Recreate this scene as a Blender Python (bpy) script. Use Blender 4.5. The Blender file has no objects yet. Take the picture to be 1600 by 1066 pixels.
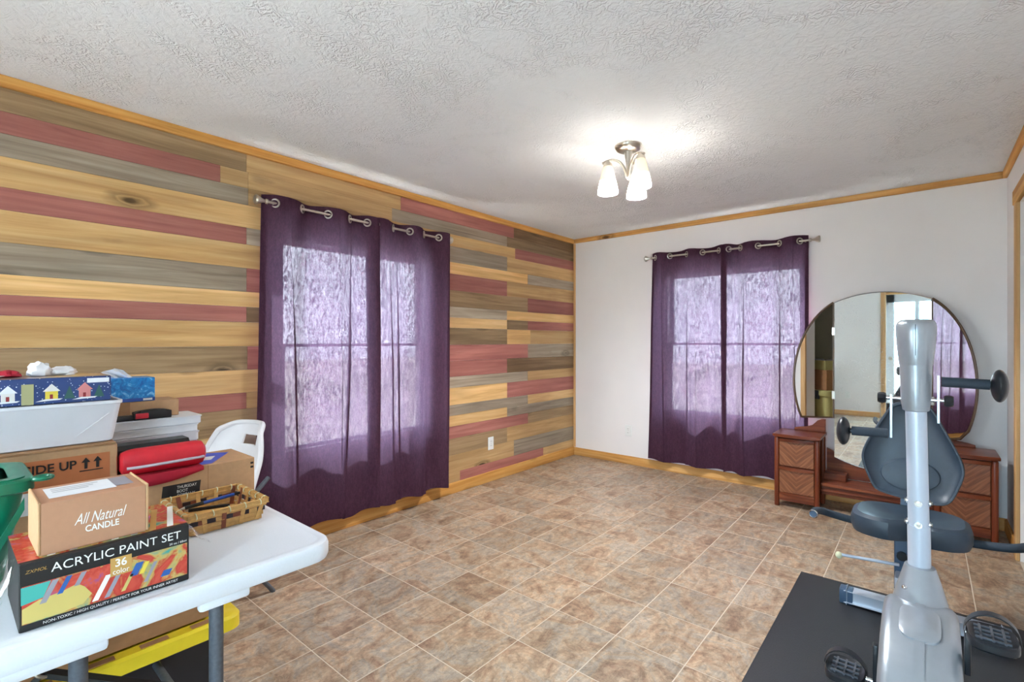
import bpy, bmesh, math, random
from mathutils import Vector, Matrix
R = math.radians
random.seed(7)
S = bpy.context.scene
C = bpy.context.collection

# ------------------------------------------------------------------ camera
cam_d = bpy.data.cameras.new('camera'); cam = bpy.data.objects.new('camera', cam_d); C.objects.link(cam)
cam.location = (3.06, 0.305, 1.289); cam.rotation_euler = (R(90), 0, R(40.29))
cam_d.sensor_width = 36.0; cam_d.lens = 763.0 / 1600 * 36; cam_d.clip_start = 0.02; cam_d.clip_end = 300
S.camera = cam
# ------------------------------------------------------------------ world, sun, daylight portals, exposure
W = bpy.data.worlds.new('overcast_sky'); S.world = W; W.use_nodes = True
bg = W.node_tree.nodes['Background']; bg.inputs[0].default_value = (0.85, 0.93, 1.0, 1); bg.inputs[1].default_value = 14.5
sun_d = bpy.data.lights.new('sun', 'SUN'); sun_d.energy = 16.0; sun_d.angle = R(2.0); sun_d.color = (1, .95, .88)
sun = bpy.data.objects.new('sun', sun_d); C.objects.link(sun); sun.location = (-4, 9, 8)
sun.rotation_euler = Vector((0.62, -0.66, -0.92)).to_track_quat('-Z', 'Y').to_euler()
def portal(name, loc, rot, sx, sy):
    l = bpy.data.lights.new(name, 'AREA'); l.shape = 'RECTANGLE'; l.size = sx; l.size_y = sy
    l.cycles.is_portal = True
    o = bpy.data.objects.new(name, l); C.objects.link(o); o.location = loc; o.rotation_euler = rot
portal('daylight_portal', (-0.16, 2.28, 1.26), (R(90), 0, R(-90)), 1.18, 1.39)
portal('daylight_portal', (1.67, 5.16, 1.26), (R(90), 0, R(180)), 1.18, 1.39)
portal('daylight_portal', (2.95, -1.0, 1.06), (R(90), 0, 0), 0.80, 2.0)
portal('daylight_portal', (1.25, -1.0, 1.35), (R(90), 0, 0), .6, 1.1)  # serves the added window in the rear wall
S.view_settings.view_transform = 'Standard'; S.view_settings.look = 'None'
S.view_settings.exposure = 1.22; S.view_settings.gamma = 1.0; S.view_settings.use_curve_mapping = False
LAMP_W = 26.0

# ------------------------------------------------------------------ helpers
def lin(r, g, b):
    f = lambda c: (c/255/12.92) if c/255 <= .04045 else ((c/255+.055)/1.055)**2.4
    return (f(r), f(g), f(b), 1)
class NT:
    def __init__(s, name):
        s.m = bpy.data.materials.new(name); s.m.use_nodes = True; s.t = s.m.node_tree
        s.b = s.t.nodes['Principled BSDF']; s.out = s.t.nodes['Material Output']
    def n(s, typ, **kw):
        nd = s.t.nodes.new(typ)
        for k, v in kw.items():
            if k.startswith('i_'):
                k = k[2:]; nd.inputs[int(k) if k.isdigit() else k.replace('_', ' ')].default_value = v
            else: setattr(nd, k, v)
        return nd
    def l(s, a, ao, b, bi): s.t.links.new(a.outputs[ao], b.inputs[bi])
    def ramp(s, stops):
        r = s.n('ShaderNodeValToRGB'); e = r.color_ramp.elements
        while len(e) < len(stops): e.new(0.5)
        for k, (p, c) in enumerate(stops): e[k].position = p; e[k].color = c if len(c) == 4 else (*c, 1)
        return r
    def coords(s, scale, rand=0.0):
        tc = s.n('ShaderNodeTexCoord'); mp = s.n('ShaderNodeMapping'); mp.inputs['Scale'].default_value = scale
        if rand:
            oi = s.n('ShaderNodeObjectInfo'); mu = s.n('ShaderNodeMath', operation='MULTIPLY'); mu.inputs[1].default_value = rand
            ad = s.n('ShaderNodeVectorMath', operation='ADD')
            s.l(oi, 'Random', mu, 0); s.l(tc, 'Object', ad, 0); s.l(mu, 0, ad, 1); s.l(ad, 0, mp, 0)
        else: s.l(tc, 'Object', mp, 0)
        return mp
    def noise(s, mp, scale, detail=4, rough=.55, dist=0):
        nz = s.n('ShaderNodeTexNoise'); nz.inputs['Scale'].default_value = scale; nz.inputs['Detail'].default_value = detail
        nz.inputs['Roughness'].default_value = rough; nz.inputs['Distortion'].default_value = dist
        s.l(mp, 0, nz, 'Vector'); return nz
    def mix(s, fac, a, b, blend='MIX'):
        m = s.n('ShaderNodeMix', data_type='RGBA', blend_type=blend)
        for k, v in ((0, fac), (6, a), (7, b)):
            if isinstance(v, tuple) and not hasattr(v[0], 'outputs'): m.inputs[k].default_value = v if len(v) == 4 else (*v, 1)
            elif isinstance(v, (int, float)): m.inputs[k].default_value = v
            else: s.t.links.new(v[0].outputs[v[1]], m.inputs[k])
        return m
    def bump(s, src, so, strength, dist=.01):
        b = s.n('ShaderNodeBump'); b.inputs['Strength'].default_value = strength; b.inputs['Distance'].default_value = dist
        s.l(src, so, b, 'Height'); s.l(b, 0, s.b, 'Normal'); return b
M = {}
def plain(name, col, rough=.5, metal=0, spec=.5, var=0.0, scale=30, bump=0):
    k = NT(name); k.b.inputs['Roughness'].default_value = rough; k.b.inputs['Metallic'].default_value = metal
    k.b.inputs['Specular IOR Level'].default_value = spec
    mp = k.coords((1, 1, 1), 5); nz = k.noise(mp, scale, 4)
    c2 = tuple(max(0, c*(1-var)) for c in col[:3]) + (1,); c1 = tuple(min(1, c*(1+var)) for c in col[:3]) + (1,)
    rp = k.ramp([(.3, c2), (.7, c1)]); k.l(nz, 0, rp, 0); k.l(rp, 0, k.b, 'Base Color')
    if bump: k.bump(nz, 0, bump, .004)
    M[name] = k.m; return k.m
def wood(name, dark, mid, light, axis='y', knots=True, grain=26, rough=.62, var=.22):
    k = NT(name); k.b.inputs['Roughness'].default_value = rough; k.b.inputs['Specular IOR Level'].default_value = .3
    lo = 1.1
    sc = {'y': (grain, lo, grain), 'x': (lo, grain, grain), 'z': (grain, grain, lo)}[axis]
    mp = k.coords(sc, 61.0); nz = k.noise(mp, 1.0, 8, .62, .6)
    rp = k.ramp([(.28, dark), (.5, mid), (.72, light)]); k.l(nz, 0, rp, 0)
    sc2 = tuple(.25*v if v > 2 else .9 for v in sc); mp2 = k.coords(sc2, 83.0); nz2 = k.noise(mp2, .8, 3, .5, 1.2)
    rp2 = k.ramp([(.3, (.74, .72, .70)), (.65, (1.08, 1.07, 1.06))]); k.l(nz2, 0, rp2, 0)
    mx = k.mix(.85, (rp, 0), (rp2, 0), 'MULTIPLY'); last = mx
    if knots:
        sc3 = {'y': (6, 2.4, 6), 'x': (2.4, 6, 6), 'z': (6, 6, 2.4)}[axis]
        mp3 = k.coords(sc3, 47.0); v = k.n('ShaderNodeTexVoronoi'); v.inputs['Scale'].default_value = .62
        k.l(mp3, 0, v, 'Vector'); nzk = k.noise(mp3, 3.0, 3)
        ad = k.n('ShaderNodeMath', operation='MULTIPLY_ADD'); ad.inputs[1].default_value = .12; k.l(nzk, 0, ad, 0); k.l(v, 'Distance', ad, 2)
        kr = k.ramp([(.10, (1, 1, 1)), (.145, (.25, .25, .25)), (.165, (.55, .55, .55)), (.24, (0, 0, 0))]); k.l(ad, 0, kr, 0)
        last = k.mix((kr, 0), (mx, 2), tuple(c*.22 for c in dark[:3])+(1,))
    oi = k.n('ShaderNodeObjectInfo'); mr = k.n('ShaderNodeMapRange'); mr.inputs[3].default_value = 1-var; mr.inputs[4].default_value = 1+var
    k.l(oi, 'Random', mr, 0); hs = k.n('ShaderNodeHueSaturation'); k.l(mr, 0, hs, 'Value'); k.l(last, 2, hs, 'Color')
    k.l(hs, 0, k.b, 'Base Color'); k.bump(nz, 0, .12, .003); M[name] = k.m; return k.m

class MB:
    def __init__(s): s.b = bmesh.new()
    def box(s, x0, x1, y0, y1, z0, z1, bev=0, seg=2):
        r = bmesh.ops.create_cube(s.b, size=1.0)
        vs = r['verts']
        for v in vs:
            v.co = Vector(((x0+x1)/2+v.co.x*(x1-x0), (y0+y1)/2+v.co.y*(y1-y0), (z0+z1)/2+v.co.z*(z1-z0)))
        if bev:
            es = list({e for v in vs for e in v.link_edges})
            bmesh.ops.bevel(s.b, geom=es, offset=bev, segments=seg, affect='EDGES', profile=.5)
        return s
    def bar(s, p, q, w, h, up=(0, 0, 1), bev=0):
        p, q = Vector(p), Vector(q); d = q-p; L = d.length; d.normalize()
        u = Vector(up); sx = d.cross(u)
        if sx.length < 1e-4: sx = d.cross(Vector((1, 0, 0)))
        sx.normalize(); u = sx.cross(d)
        r = bmesh.ops.create_cube(s.b, size=1.0); vs = r['verts']
        for v in vs: v.co = (p+q)/2 + d*(v.co.x*L) + sx*(v.co.y*w) + u*(v.co.z*h)
        if bev:
            es = list({e for v in vs for e in v.link_edges})
            bmesh.ops.bevel(s.b, geom=es, offset=bev, segments=2, affect='EDGES', profile=.5)
        return s
    def tube(s, pts, rad, n=12, cap=True, smooth=0):
        P = [Vector(p) for p in pts]
        if smooth: 
            for _ in range(smooth):
                Q = [P[0]]
                for a, b in zip(P, P[1:]): Q += [a*.75+b*.25, a*.25+b*.75]
                P = Q + [P[-1]]
        rs = rad if isinstance(rad, (list, tuple)) else None
        rings = []; pu = None
        for i, p in enumerate(P):
            d = (P[min(i+1, len(P)-1)]-P[max(i-1, 0)]).normalized()
            if pu is None:
                pu = d.cross(Vector((0, 0, 1)))
                if pu.length < 1e-3: pu = d.cross(Vector((1, 0, 0)))
            pu = (pu - d*pu.dot(d)).normalized(); w = d.cross(pu)
            r = rs[round(i*(len(rs)-1)/(len(P)-1))] if rs else rad
            rings.append([s.b.verts.new(p+pu*(r*math.cos(2*math.pi*k/n))+w*(r*math.sin(2*math.pi*k/n))) for k in range(n)])
        for a, b in zip(rings, rings[1:]):
            for k in range(n): s.b.faces.new((a[k], a[(k+1) % n], b[(k+1) % n], b[k]))
        if cap: s.b.faces.new(rings[0][::-1]); s.b.faces.new(rings[-1])
        return s
    def loft(s, rings, cap=True, closed=True):
        rr = [[s.b.verts.new(Vector(p)) for p in r] for r in rings]; n = len(rr[0])
        for a, b in zip(rr, rr[1:]):
            for k in range(n if closed else n-1): s.b.faces.new((a[k], a[(k+1) % n], b[(k+1) % n], b[k]))
        if cap: s.b.faces.new(rr[0][::-1]); s.b.faces.new(rr[-1])
        return s
    def lathe(s, prof, c=(0, 0, 0), n=24, axis='z', cap=False):
        c = Vector(c); rings = []
        for r, h in prof:
            ring = []
            for k in range(n):
                a = 2*math.pi*k/n; u, v = r*math.cos(a), r*math.sin(a)
                ring.append(c+Vector({'z': (u, v, h), 'x': (h, u, v), 'y': (u, h, v)}[axis]))
            rings.append(ring)
        return s.loft(rings, cap)
    def ell(s, c, rx, ry, rz, n=16):
        r = bmesh.ops.create_uvsphere(s.b, u_segments=n, v_segments=max(6, n*2//3), radius=1.0)
        for v in r['verts']: v.co = Vector((c[0]+v.co.x*rx, c[1]+v.co.y*ry, c[2]+v.co.z*rz))
        return s
    def torus(s, c, normal, R0, r, n=20, m=8):
        nn = Vector(normal).normalized(); u = nn.cross(Vector((0, 0, 1)))
        if u.length < 1e-3: u = Vector((1, 0, 0))
        u.normalize(); v = nn.cross(u); c = Vector(c); rings = []
        for i in range(n):
            a = 2*math.pi*i/n; d = u*math.cos(a)+v*math.sin(a)
            rings.append([s.b.verts.new(c+d*(R0+r*math.cos(2*math.pi*k/m))+nn*(r*math.sin(2*math.pi*k/m))) for k in range(m)])
        for i in range(n):
            a, b = rings[i], rings[(i+1) % n]
            for k in range(m): s.b.faces.new((a[k], a[(k+1) % m], b[(k+1) % m], b[k]))
        return s
    def prism(s, pts, axis, a0, a1, bev=0):
        def mk(p, a): return Vector({'x': (a, p[0], p[1]), 'y': (p[0], a, p[1]), 'z': (p[0], p[1], a)}[axis])
        A = [s.b.verts.new(mk(p, a0)) for p in pts]; B = [s.b.verts.new(mk(p, a1)) for p in pts]; n = len(pts)
        fs = [s.b.faces.new(A), s.b.faces.new(B[::-1])]
        for k in range(n): fs.append(s.b.faces.new((A[k], B[k], B[(k+1) % n], A[(k+1) % n])))
        if bev:
            es = list({e for f in fs[:2] for e in f.edges}); bmesh.ops.bevel(s.b, geom=es, offset=bev, segments=3, affect='EDGES', profile=.5)
        return s
    def quad(s, *pts): s.b.faces.new([s.b.verts.new(Vector(p)) for p in pts]); return s
    def build(s, name, mat, parent=None, smooth=False, off=None):
        bmesh.ops.recalc_face_normals(s.b, faces=s.b.faces[:])
        me = bpy.data.meshes.new(name); 
        if off is not None: bmesh.ops.translate(s.b, verts=s.b.verts[:], vec=-Vector(off))
        s.b.to_mesh(me); s.b.free()
        if smooth:
            for p in me.polygons: p.use_smooth = True
            try: me.set_sharp_from_angle(angle=R(38))
            except Exception: pass
        me.materials.append(M[mat] if isinstance(mat, str) else mat)
        o = bpy.data.objects.new(name, me); C.objects.link(o)
        if parent is not None: o.parent = parent
        return o
def root(name, loc, label, cat, group=None, rz=0):
    o = bpy.data.objects.new(name, None); C.objects.link(o); o.location = loc; o.rotation_euler[2] = rz
    o.empty_display_size = .05
    return tag(o, label, cat, group)
def tag(o, label, cat, group=None):
    o['label'] = label; o['category'] = cat
    if group: o['group'] = group
    return o
def struct(o): o['kind'] = 'structure'; return o
class T:
    """a thing: parts are written in world coordinates and stored relative to the root"""
    def __init__(s, name, loc, label, cat, group=None): s.o = root(name, loc, label, cat, group); s.loc = Vector(loc)
    def p(s, name, mb, mat, smooth=False, parent=None, label=None):
        o = mb.build(name, mat, parent or s.o, smooth, s.loc)
        if label: o['label'] = label
        return o
def text_mb(txt, origin, right, up, width=None, height=None, shear=0, bold=0.0, size=1.0, space=1.0):
    cu = bpy.data.curves.new('lettering', 'FONT'); cu.body = txt; cu.size = size; cu.shear = shear; cu.offset = bold; cu.space_character = space
    cu.resolution_u = 3
    ob = bpy.data.objects.new('lettering', cu); C.objects.link(ob)
    dg = bpy.context.evaluated_depsgraph_get(); me = bpy.data.meshes.new_from_object(ob.evaluated_get(dg))
    bpy.data.objects.remove(ob); bpy.data.curves.remove(cu)
    xs = [v.co.x for v in me.vertices]; ys = [v.co.y for v in me.vertices]
    x0, x1, y0, y1 = min(xs), max(xs), min(ys), max(ys)
    sx = width/(x1-x0) if width else 1; sy = height/(y1-y0) if height else sx
    if not width: sx = sy
    mb = MB(); mb.b.from_mesh(me); bpy.data.meshes.remove(me)
    rt, u, og = Vector(right).normalized(), Vector(up).normalized(), Vector(origin)
    for v in mb.b.verts: v.co = og + rt*((v.co.x-x0)*sx) + u*((v.co.y-y0)*sy)
    return mb

# ------------------------------------------------------------------ materials
wood('plank_tan', lin(172, 134, 88), lin(198, 160, 110), lin(214, 180, 132))
wood('plank_yellow', lin(194, 148, 92), lin(216, 174, 116), lin(230, 194, 140))
wood('plank_red', lin(142, 86, 78), lin(168, 106, 96), lin(184, 124, 112), knots=False, var=.12)
wood('plank_grey', lin(132, 116, 98), lin(164, 148, 128), lin(188, 174, 154))
wood('plank_brown', lin(120, 96, 68), lin(150, 124, 92), lin(172, 146, 112))
wood('plank_dark', lin(92, 70, 48), lin(120, 94, 66), lin(144, 116, 86))
wood('pine_y', lin(184, 120, 52), lin(214, 156, 82), lin(230, 180, 108), 'y', grain=30, var=.06)
wood('pine_x', lin(184, 124, 60), lin(212, 158, 90), lin(230, 184, 120), 'x', grain=30, var=.06)
wood('pine_z', lin(196, 146, 92), lin(216, 172, 118), lin(230, 192, 142), 'z', grain=30, var=.06)
wood('walnut', lin(74, 32, 18), lin(112, 54, 32), lin(142, 78, 48), 'x', False, rough=.3, var=.05)
wood('walnut_z', lin(84, 36, 20), lin(118, 56, 33), lin(140, 74, 46), 'z', False, rough=.3, var=.05)
k = NT('plaster_ceiling'); k.b.inputs['Base Color'].default_value = lin(241, 242, 244); k.b.inputs['Roughness'].default_value = .85
mp = k.coords((1, 1, 1)); w1 = k.noise(mp, 2.2, 2, .5, 1.5); w2 = k.n('ShaderNodeTexWave', wave_type='BANDS'); w2.inputs['Scale'].default_value = 9
w2.inputs['Distortion'].default_value = 26; w2.inputs['Detail'].default_value = 4; w2.inputs['Detail Scale'].default_value = 1.6; k.l(mp, 0, w2, 'Vector')
w3 = k.noise(mp, 26, 6, .65, 1.0); rp = k.ramp([(.45, (0, 0, 0)), (.62, (1, 1, 1))]); k.l(w1, 0, rp, 0)
mm = k.mix((rp, 0), (w3, 0), (w2, 0)); ad = k.mix(.6, (w3, 0), (mm, 2)); k.bump(ad, 2, .7, .012); M['ceiling'] = k.m
k = NT('wall_paint'); k.b.inputs['Roughness'].default_value = .7; mp = k.coords((1, 1, 1)); nz = k.noise(mp, 1.6, 3)
rp = k.ramp([(.3, lin(236, 231, 230)), (.7, lin(242, 237, 235))]); k.l(nz, 0, rp, 0); k.l(rp, 0, k.b, 'Base Color')
nb = k.noise(mp, 160, 2); k.bump(nb, 0, .05, .002); M['wall_paint'] = k.m
k = NT('slate_tile'); mp = k.coords((1, 1, 1), 41.0)
n1 = k.noise(mp, 5.0, 8, .7, 1.2); n2 = k.noise(mp, 34, 8, .8, .8)
mps = k.coords((14, 4, 10), 29.0); n3 = k.noise(mps, 1.0, 5, .7, 2.0)
r1 = k.ramp([(.26, lin(118, 92, 74)), (.40, lin(152, 122, 98)), (.50, lin(176, 152, 126)), (.58, lin(164, 152, 138)), (.66, lin(184, 158, 130)), (.78, lin(208, 196, 178))]); k.l(n1, 0, r1, 0)
r3 = k.ramp([(.32, (.66, .62, .60)), (.5, (1, 1, 1)), (.68, (1.3, 1.28, 1.26))]); k.l(n3, 0, r3, 0)
m1 = k.mix(.9, (r1, 0), (r3, 0), 'MULTIPLY'); r2 = k.ramp([(.34, (.52, .49, .46)), (.5, (1, 1, 1)), (.68, (1.42, 1.4, 1.36))]); k.l(n2, 0, r2, 0)
m2 = k.mix(.85, (m1, 2), (r2, 0), 'MULTIPLY')
oi = k.n('ShaderNodeObjectInfo'); mr = k.n('ShaderNodeMapRange'); mr.inputs[3].default_value = .82; mr.inputs[4].default_value = 1.10; k.l(oi, 'Random', mr, 0)
hs = k.n('ShaderNodeHueSaturation'); hs.inputs['Saturation'].default_value = 1.0; k.l(mr, 0, hs, 'Value'); k.l(m2, 2, hs, 'Color'); k.l(hs, 0, k.b, 'Base Color')
k.b.inputs['Roughness'].default_value = .42; k.bump(n2, 0, .18, .003); M['tile'] = k.m
plain('grout', lin(214, 201, 183), .8, var=.05)
# curtain cloth: loosely woven, lets daylight through between the threads
def cloth(name, dens):
    k = NT(name); mp = k.coords((1, 1, 1)); tc = k.coords((190, 190, 70)); th = k.noise(tc, 1.0, 3, .7); th2 = k.noise(k.coords((70, 70, 24)), 1.0, 2, .6)
    mx = k.mix(.4, (th, 0), (th2, 0)); rp = k.ramp([(.42, (.0,)*3), (.62, (.036*dens,)*3)]); k.l(mx, 2, rp, 0)
    df = k.n('ShaderNodeBsdfDiffuse'); tr = k.n('ShaderNodeBsdfTranslucent'); tp = k.n('ShaderNodeBsdfTransparent'); tp.inputs[0].default_value = (.93, .90, 1, 1)
    cr = k.ramp([(.4, lin(60, 38, 50)), (.65, lin(80, 51, 67))]); k.l(mx, 2, cr, 0); k.l(cr, 0, df, 0); tr.inputs[0].default_value = (.014*dens, .010*dens, .018*dens, 1)
    a = k.n('ShaderNodeAddShader'); k.l(df, 0, a, 0); k.l(tr, 0, a, 1)
    m = k.n('ShaderNodeMixShader'); k.l(rp, 0, m, 0); k.l(a, 0, m, 1); k.l(tp, 0, m, 2); k.l(m, 0, k.out, 0)
    M[name] = k.m
cloth('curtain_cloth', 1.0); cloth('curtain_hem', .25)
k = NT('window_glass'); gl = k.n('ShaderNodeBsdfGlossy'); gl.inputs[1].default_value = .02; tp = k.n('ShaderNodeBsdfTransparent'); tp.inputs[0].default_value = (.95, .97, .97, 1)
m = k.n('ShaderNodeMixShader'); m.inputs[0].default_value = .06; k.l(tp, 0, m, 1); k.l(gl, 0, m, 2); k.l(m, 0, k.out, 0); M['glass'] = k.m
k = NT('tinted_door_glass'); gl = k.n('ShaderNodeBsdfGlossy'); gl.inputs[1].default_value = .02; tp = k.n('ShaderNodeBsdfTransparent'); tp.inputs[0].default_value = (.78, .91, .97, 1)
m = k.n('ShaderNodeMixShader'); m.inputs[0].default_value = .06; k.l(tp, 0, m, 1); k.l(gl, 0, m, 2); k.l(m, 0, k.out, 0); M['door_glass'] = k.m
k = NT('clear_wrap'); gl = k.n('ShaderNodeBsdfGlossy'); gl.inputs[1].default_value = .12; tp = k.n('ShaderNodeBsdfTransparent')
nz = k.noise(k.coords((60, 60, 20)), 1, 4, .7, 2); rp = k.ramp([(.45, (.03,)*3), (.75, (.5,)*3)]); k.l(nz, 0, rp, 0)
m = k.n('ShaderNodeMixShader'); k.l(rp, 0, m, 0); k.l(tp, 0, m, 1); k.l(gl, 0, m, 2); k.l(m, 0, k.out, 0); M['wrap'] = k.m
k = NT('silvered_mirror'); k.b.inputs['Metallic'].default_value = 1; k.b.inputs['Base Color'].default_value = (.86, .9, .89, 1); k.b.inputs['Roughness'].default_value = .015; M['mirror'] = k.m
k = NT('dusty_mirror'); gl = k.n('ShaderNodeBsdfGlossy'); gl.inputs[0].default_value = (.84, .9, .89, 1); gl.inputs[1].default_value = .015
df = k.n('ShaderNodeBsdfDiffuse'); df.inputs[0].default_value = (.8, .85, .88, 1); mp = k.coords((1, 1, 1))
v = k.n('ShaderNodeTexVoronoi'); v.inputs['Scale'].default_value = 95; k.l(mp, 0, v, 'Vector'); rp = k.ramp([(.12, (1,)*3), (.2, (0,)*3)]); k.l(v, 'Distance', rp, 0)
n1 = k.noise(mp, 3.2, 4, .6); r1 = k.ramp([(.42, (0,)*3), (.58, (1,)*3)]); k.l(n1, 0, r1, 0); mx = k.mix(1, (rp, 0), (r1, 0), 'MULTIPLY')
ad = k.mix(1, (mx, 2), (.05, .05, .05, 1), 'ADD'); m = k.n('ShaderNodeMixShader'); k.l(ad, 2, m, 0); k.l(gl, 0, m, 1); k.l(df, 0, m, 2); k.l(m, 0, k.out, 0); M['mirror_dusty'] = k.m
k = NT('shade_glass'); df = k.n('ShaderNodeBsdfDiffuse'); df.inputs[0].default_value = (.85, .84, .82, 1); tr = k.n('ShaderNodeBsdfTranslucent'); tr.inputs[0].default_value = (.9, .87, .82, 1)
m = k.n('ShaderNodeMixShader'); m.inputs[0].default_value = .78; k.l(df, 0, m, 1); k.l(tr, 0, m, 2); tp = k.n('ShaderNodeBsdfTransparent'); tp.inputs[0].default_value = (.97, .96, .94, 1)
m2 = k.n('ShaderNodeMixShader'); m2.inputs[0].default_value = .15; k.l(m, 0, m2, 1); k.l(tp, 0, m2, 2); k.l(m2, 0, k.out, 0); M['shade'] = k.m
k = NT('beige_shade_glass'); df = k.n('ShaderNodeBsdfDiffuse'); df.inputs[0].default_value = lin(232, 222, 206); tr = k.n('ShaderNodeBsdfTranslucent'); tr.inputs[0].default_value = lin(236, 222, 200)
m = k.n('ShaderNodeMixShader'); m.inputs[0].default_value = .10; k.l(df, 0, m, 1); k.l(tr, 0, m, 2); k.l(m, 0, k.out, 0); M['shade_beige'] = k.m
# chevron veneer of the drawer fronts (grain runs down towards the middle of each front)
k = NT('chevron_veneer'); tc = k.n('ShaderNodeTexCoord'); sp = k.n('ShaderNodeSeparateXYZ'); k.l(tc, 'Object', sp, 0)
ab = k.n('ShaderNodeMath', operation='ABSOLUTE'); k.l(sp, 0, ab, 0); di = k.n('ShaderNodeMath', operation='SUBTRACT'); k.l(sp, 2, di, 0); k.l(ab, 0, di, 1)
su = k.n('ShaderNodeMath', operation='ADD'); k.l(sp, 2, su, 0); k.l(ab, 0, su, 1); m8 = k.n('ShaderNodeMath', operation='MULTIPLY'); m8.inputs[1].default_value = .06; k.l(su, 0, m8, 0)
cb = k.n('ShaderNodeCombineXYZ'); k.l(di, 0, cb, 0); k.l(m8, 0, cb, 1); nz = k.n('ShaderNodeTexNoise'); nz.inputs['Scale'].default_value = 55; nz.inputs['Detail'].default_value = 5; k.l(cb, 0, nz, 'Vector')
rp = k.ramp([(.3, lin(78, 40, 22)), (.5, lin(126, 74, 44)), (.7, lin(152, 100, 66))]); k.l(nz, 0, rp, 0); k.l(rp, 0, k.b, 'Base Color'); k.b.inputs['Roughness'].default_value = .35; M['veneer'] = k.m
plain('nickel', lin(190, 184, 174), .3, 1); plain('chrome', lin(215, 215, 218), .12, 1)
plain('white_plastic', lin(228, 228, 232), .4, var=.02); plain('outlet_white', lin(235, 235, 232), .35); plain('slot_dark', lin(40, 38, 36), .6)
plain('table_white', lin(226, 227, 232), .45, var=.015, scale=200, bump=.05); plain('grey_steel', lin(92, 96, 104), .5, .3, var=.15, scale=120)
plain('black_steel', lin(30, 29, 29), .45, var=.2); plain('cardboard', lin(190, 148, 108), .75, var=.06, scale=60); plain('cardboard_dark', lin(160, 116, 78), .8, var=.08, scale=40)
plain('kraft_pink', lin(188, 136, 104), .7, var=.03, scale=80); plain('orange_print', lin(190, 112, 66), .7, var=.05); plain('ink', lin(28, 24, 24), .6); plain('white_ink', lin(240, 236, 230), .6)
plain('paper_white', lin(232, 230, 232), .7, var=.03); plain('foam_white', lin(226, 222, 226), .8, var=.03, scale=8); plain('green_plastic', lin(6, 108, 78), .3, var=.12, scale=20)
plain('red_case', lin(200, 24, 42), .45, var=.08); plain('red_felt', lin(168, 12, 40), .8, var=.08); plain('grey_zip', lin(190, 178, 186), .6); plain('black_plastic', lin(18, 18, 20), .35, var=.15)
plain('blue_foil', lin(30, 86, 214), .35, var=.15); plain('tape_clear', lin(170, 165, 120), .4); plain('tissue', lin(240, 238, 240), .9)
plain('wicker', lin(206, 158, 92), .6, var=.12, scale=90); plain('wicker_dark', lin(44, 30, 36), .6, var=.2); plain('wicker_red', lin(134, 70, 44), .6, var=.15)
plain('pen_blue', lin(36, 74, 160), .3); plain('yellow_lid', lin(232, 204, 40), .4, var=.03); plain('tote_black', lin(34, 34, 38), .5); plain('gold_print', lin(196, 150, 78), .6)
plain('tote_olive', lin(190, 184, 122), .5); plain('latch_grey', lin(70, 76, 78), .5)
plain('bike_silver', lin(164, 172, 180), .32, .55, var=.03); plain('bike_post', lin(190, 200, 214), .35, .15); plain('bike_navy', lin(44, 58, 71), .45, var=.08); plain('bike_black', lin(24, 28, 34), .35, var=.1)
plain('foam_grip', lin(38, 50, 62), .75, var=.1, scale=200); plain('frame_slate', lin(66, 90, 116), .4); plain('pale_tip', lin(214, 216, 180), .6)
plain('mat_black', lin(40, 42, 46), .5, var=.15, scale=220, bump=.35); plain('mirror_edge', lin(86, 62, 42), .4); plain('door_white', lin(220, 222, 226), .5); plain('closet_wall', lin(206, 200, 178), .8)
plain('ground_gravel', lin(196, 190, 180), .9, var=.1, scale=3)
k = NT('abstract_paint_print'); mp = k.coords((1, 1, 1)); n1 = k.noise(mp, 11, 4, .6, 1.5); rp = k.ramp([(.3, lin(60, 150, 140)), (.42, lin(196, 168, 96)), (.5, lin(190, 62, 50)), (.6, lin(206, 84, 66)), (.72, lin(120, 76, 150))]); k.l(n1, 0, rp, 0)
k.l(rp, 0, k.b, 'Base Color'); k.b.inputs['Roughness'].default_value = .25; M['art_print'] = k.m
k = NT('tissue_box_print'); mp = k.coords((1, 1, 1)); n1 = k.noise(mp, 26, 5, .7, 2.5); rp = k.ramp([(.35, lin(8, 90, 170)), (.55, lin(10, 140, 210)), (.66, lin(150, 210, 240))]); k.l(n1, 0, rp, 0); k.l(rp, 0, k.b, 'Base Color'); k.b.inputs['Roughness'].default_value = .3; M['tissue_print'] = k.m
k = NT('night_sky_print'); mp = k.coords((1, 1, 1)); v = k.n('ShaderNodeTexVoronoi'); v.inputs['Scale'].default_value = 130; k.l(mp, 0, v, 'Vector'); rp = k.ramp([(.12, lin(235, 240, 250)), (.2, lin(38, 62, 116))]); k.l(v, 'Distance', rp, 0); k.l(rp, 0, k.b, 'Base Color'); k.b.inputs['Roughness'].default_value = .3; M['night_print'] = k.m
k = NT('sunset_print'); mp = k.coords((1, 1, 1)); n1 = k.noise(mp, 9, 4, .6, 1); rp = k.ramp([(.35, lin(86, 84, 104)), (.5, lin(150, 120, 122)), (.62, lin(226, 180, 110))]); k.l(n1, 0, rp, 0); k.l(rp, 0, k.b, 'Base Color'); k.b.inputs['Roughness'].default_value = .3; M['sunset_print'] = k.m
for nm, c in (('house_yellow', (226, 200, 70)), ('house_pink', (214, 132, 130)), ('house_white', (226, 220, 214)), ('pine_green', (46, 92, 84)), ('house_red', (150, 40, 44)), ('brush_grey', (150, 144, 152)), ('brush_blue', (44, 92, 160)), ('teal_print', (70, 170, 158)), ('sand_print', (206, 182, 104))): plain(nm, lin(*c), .4)

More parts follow.
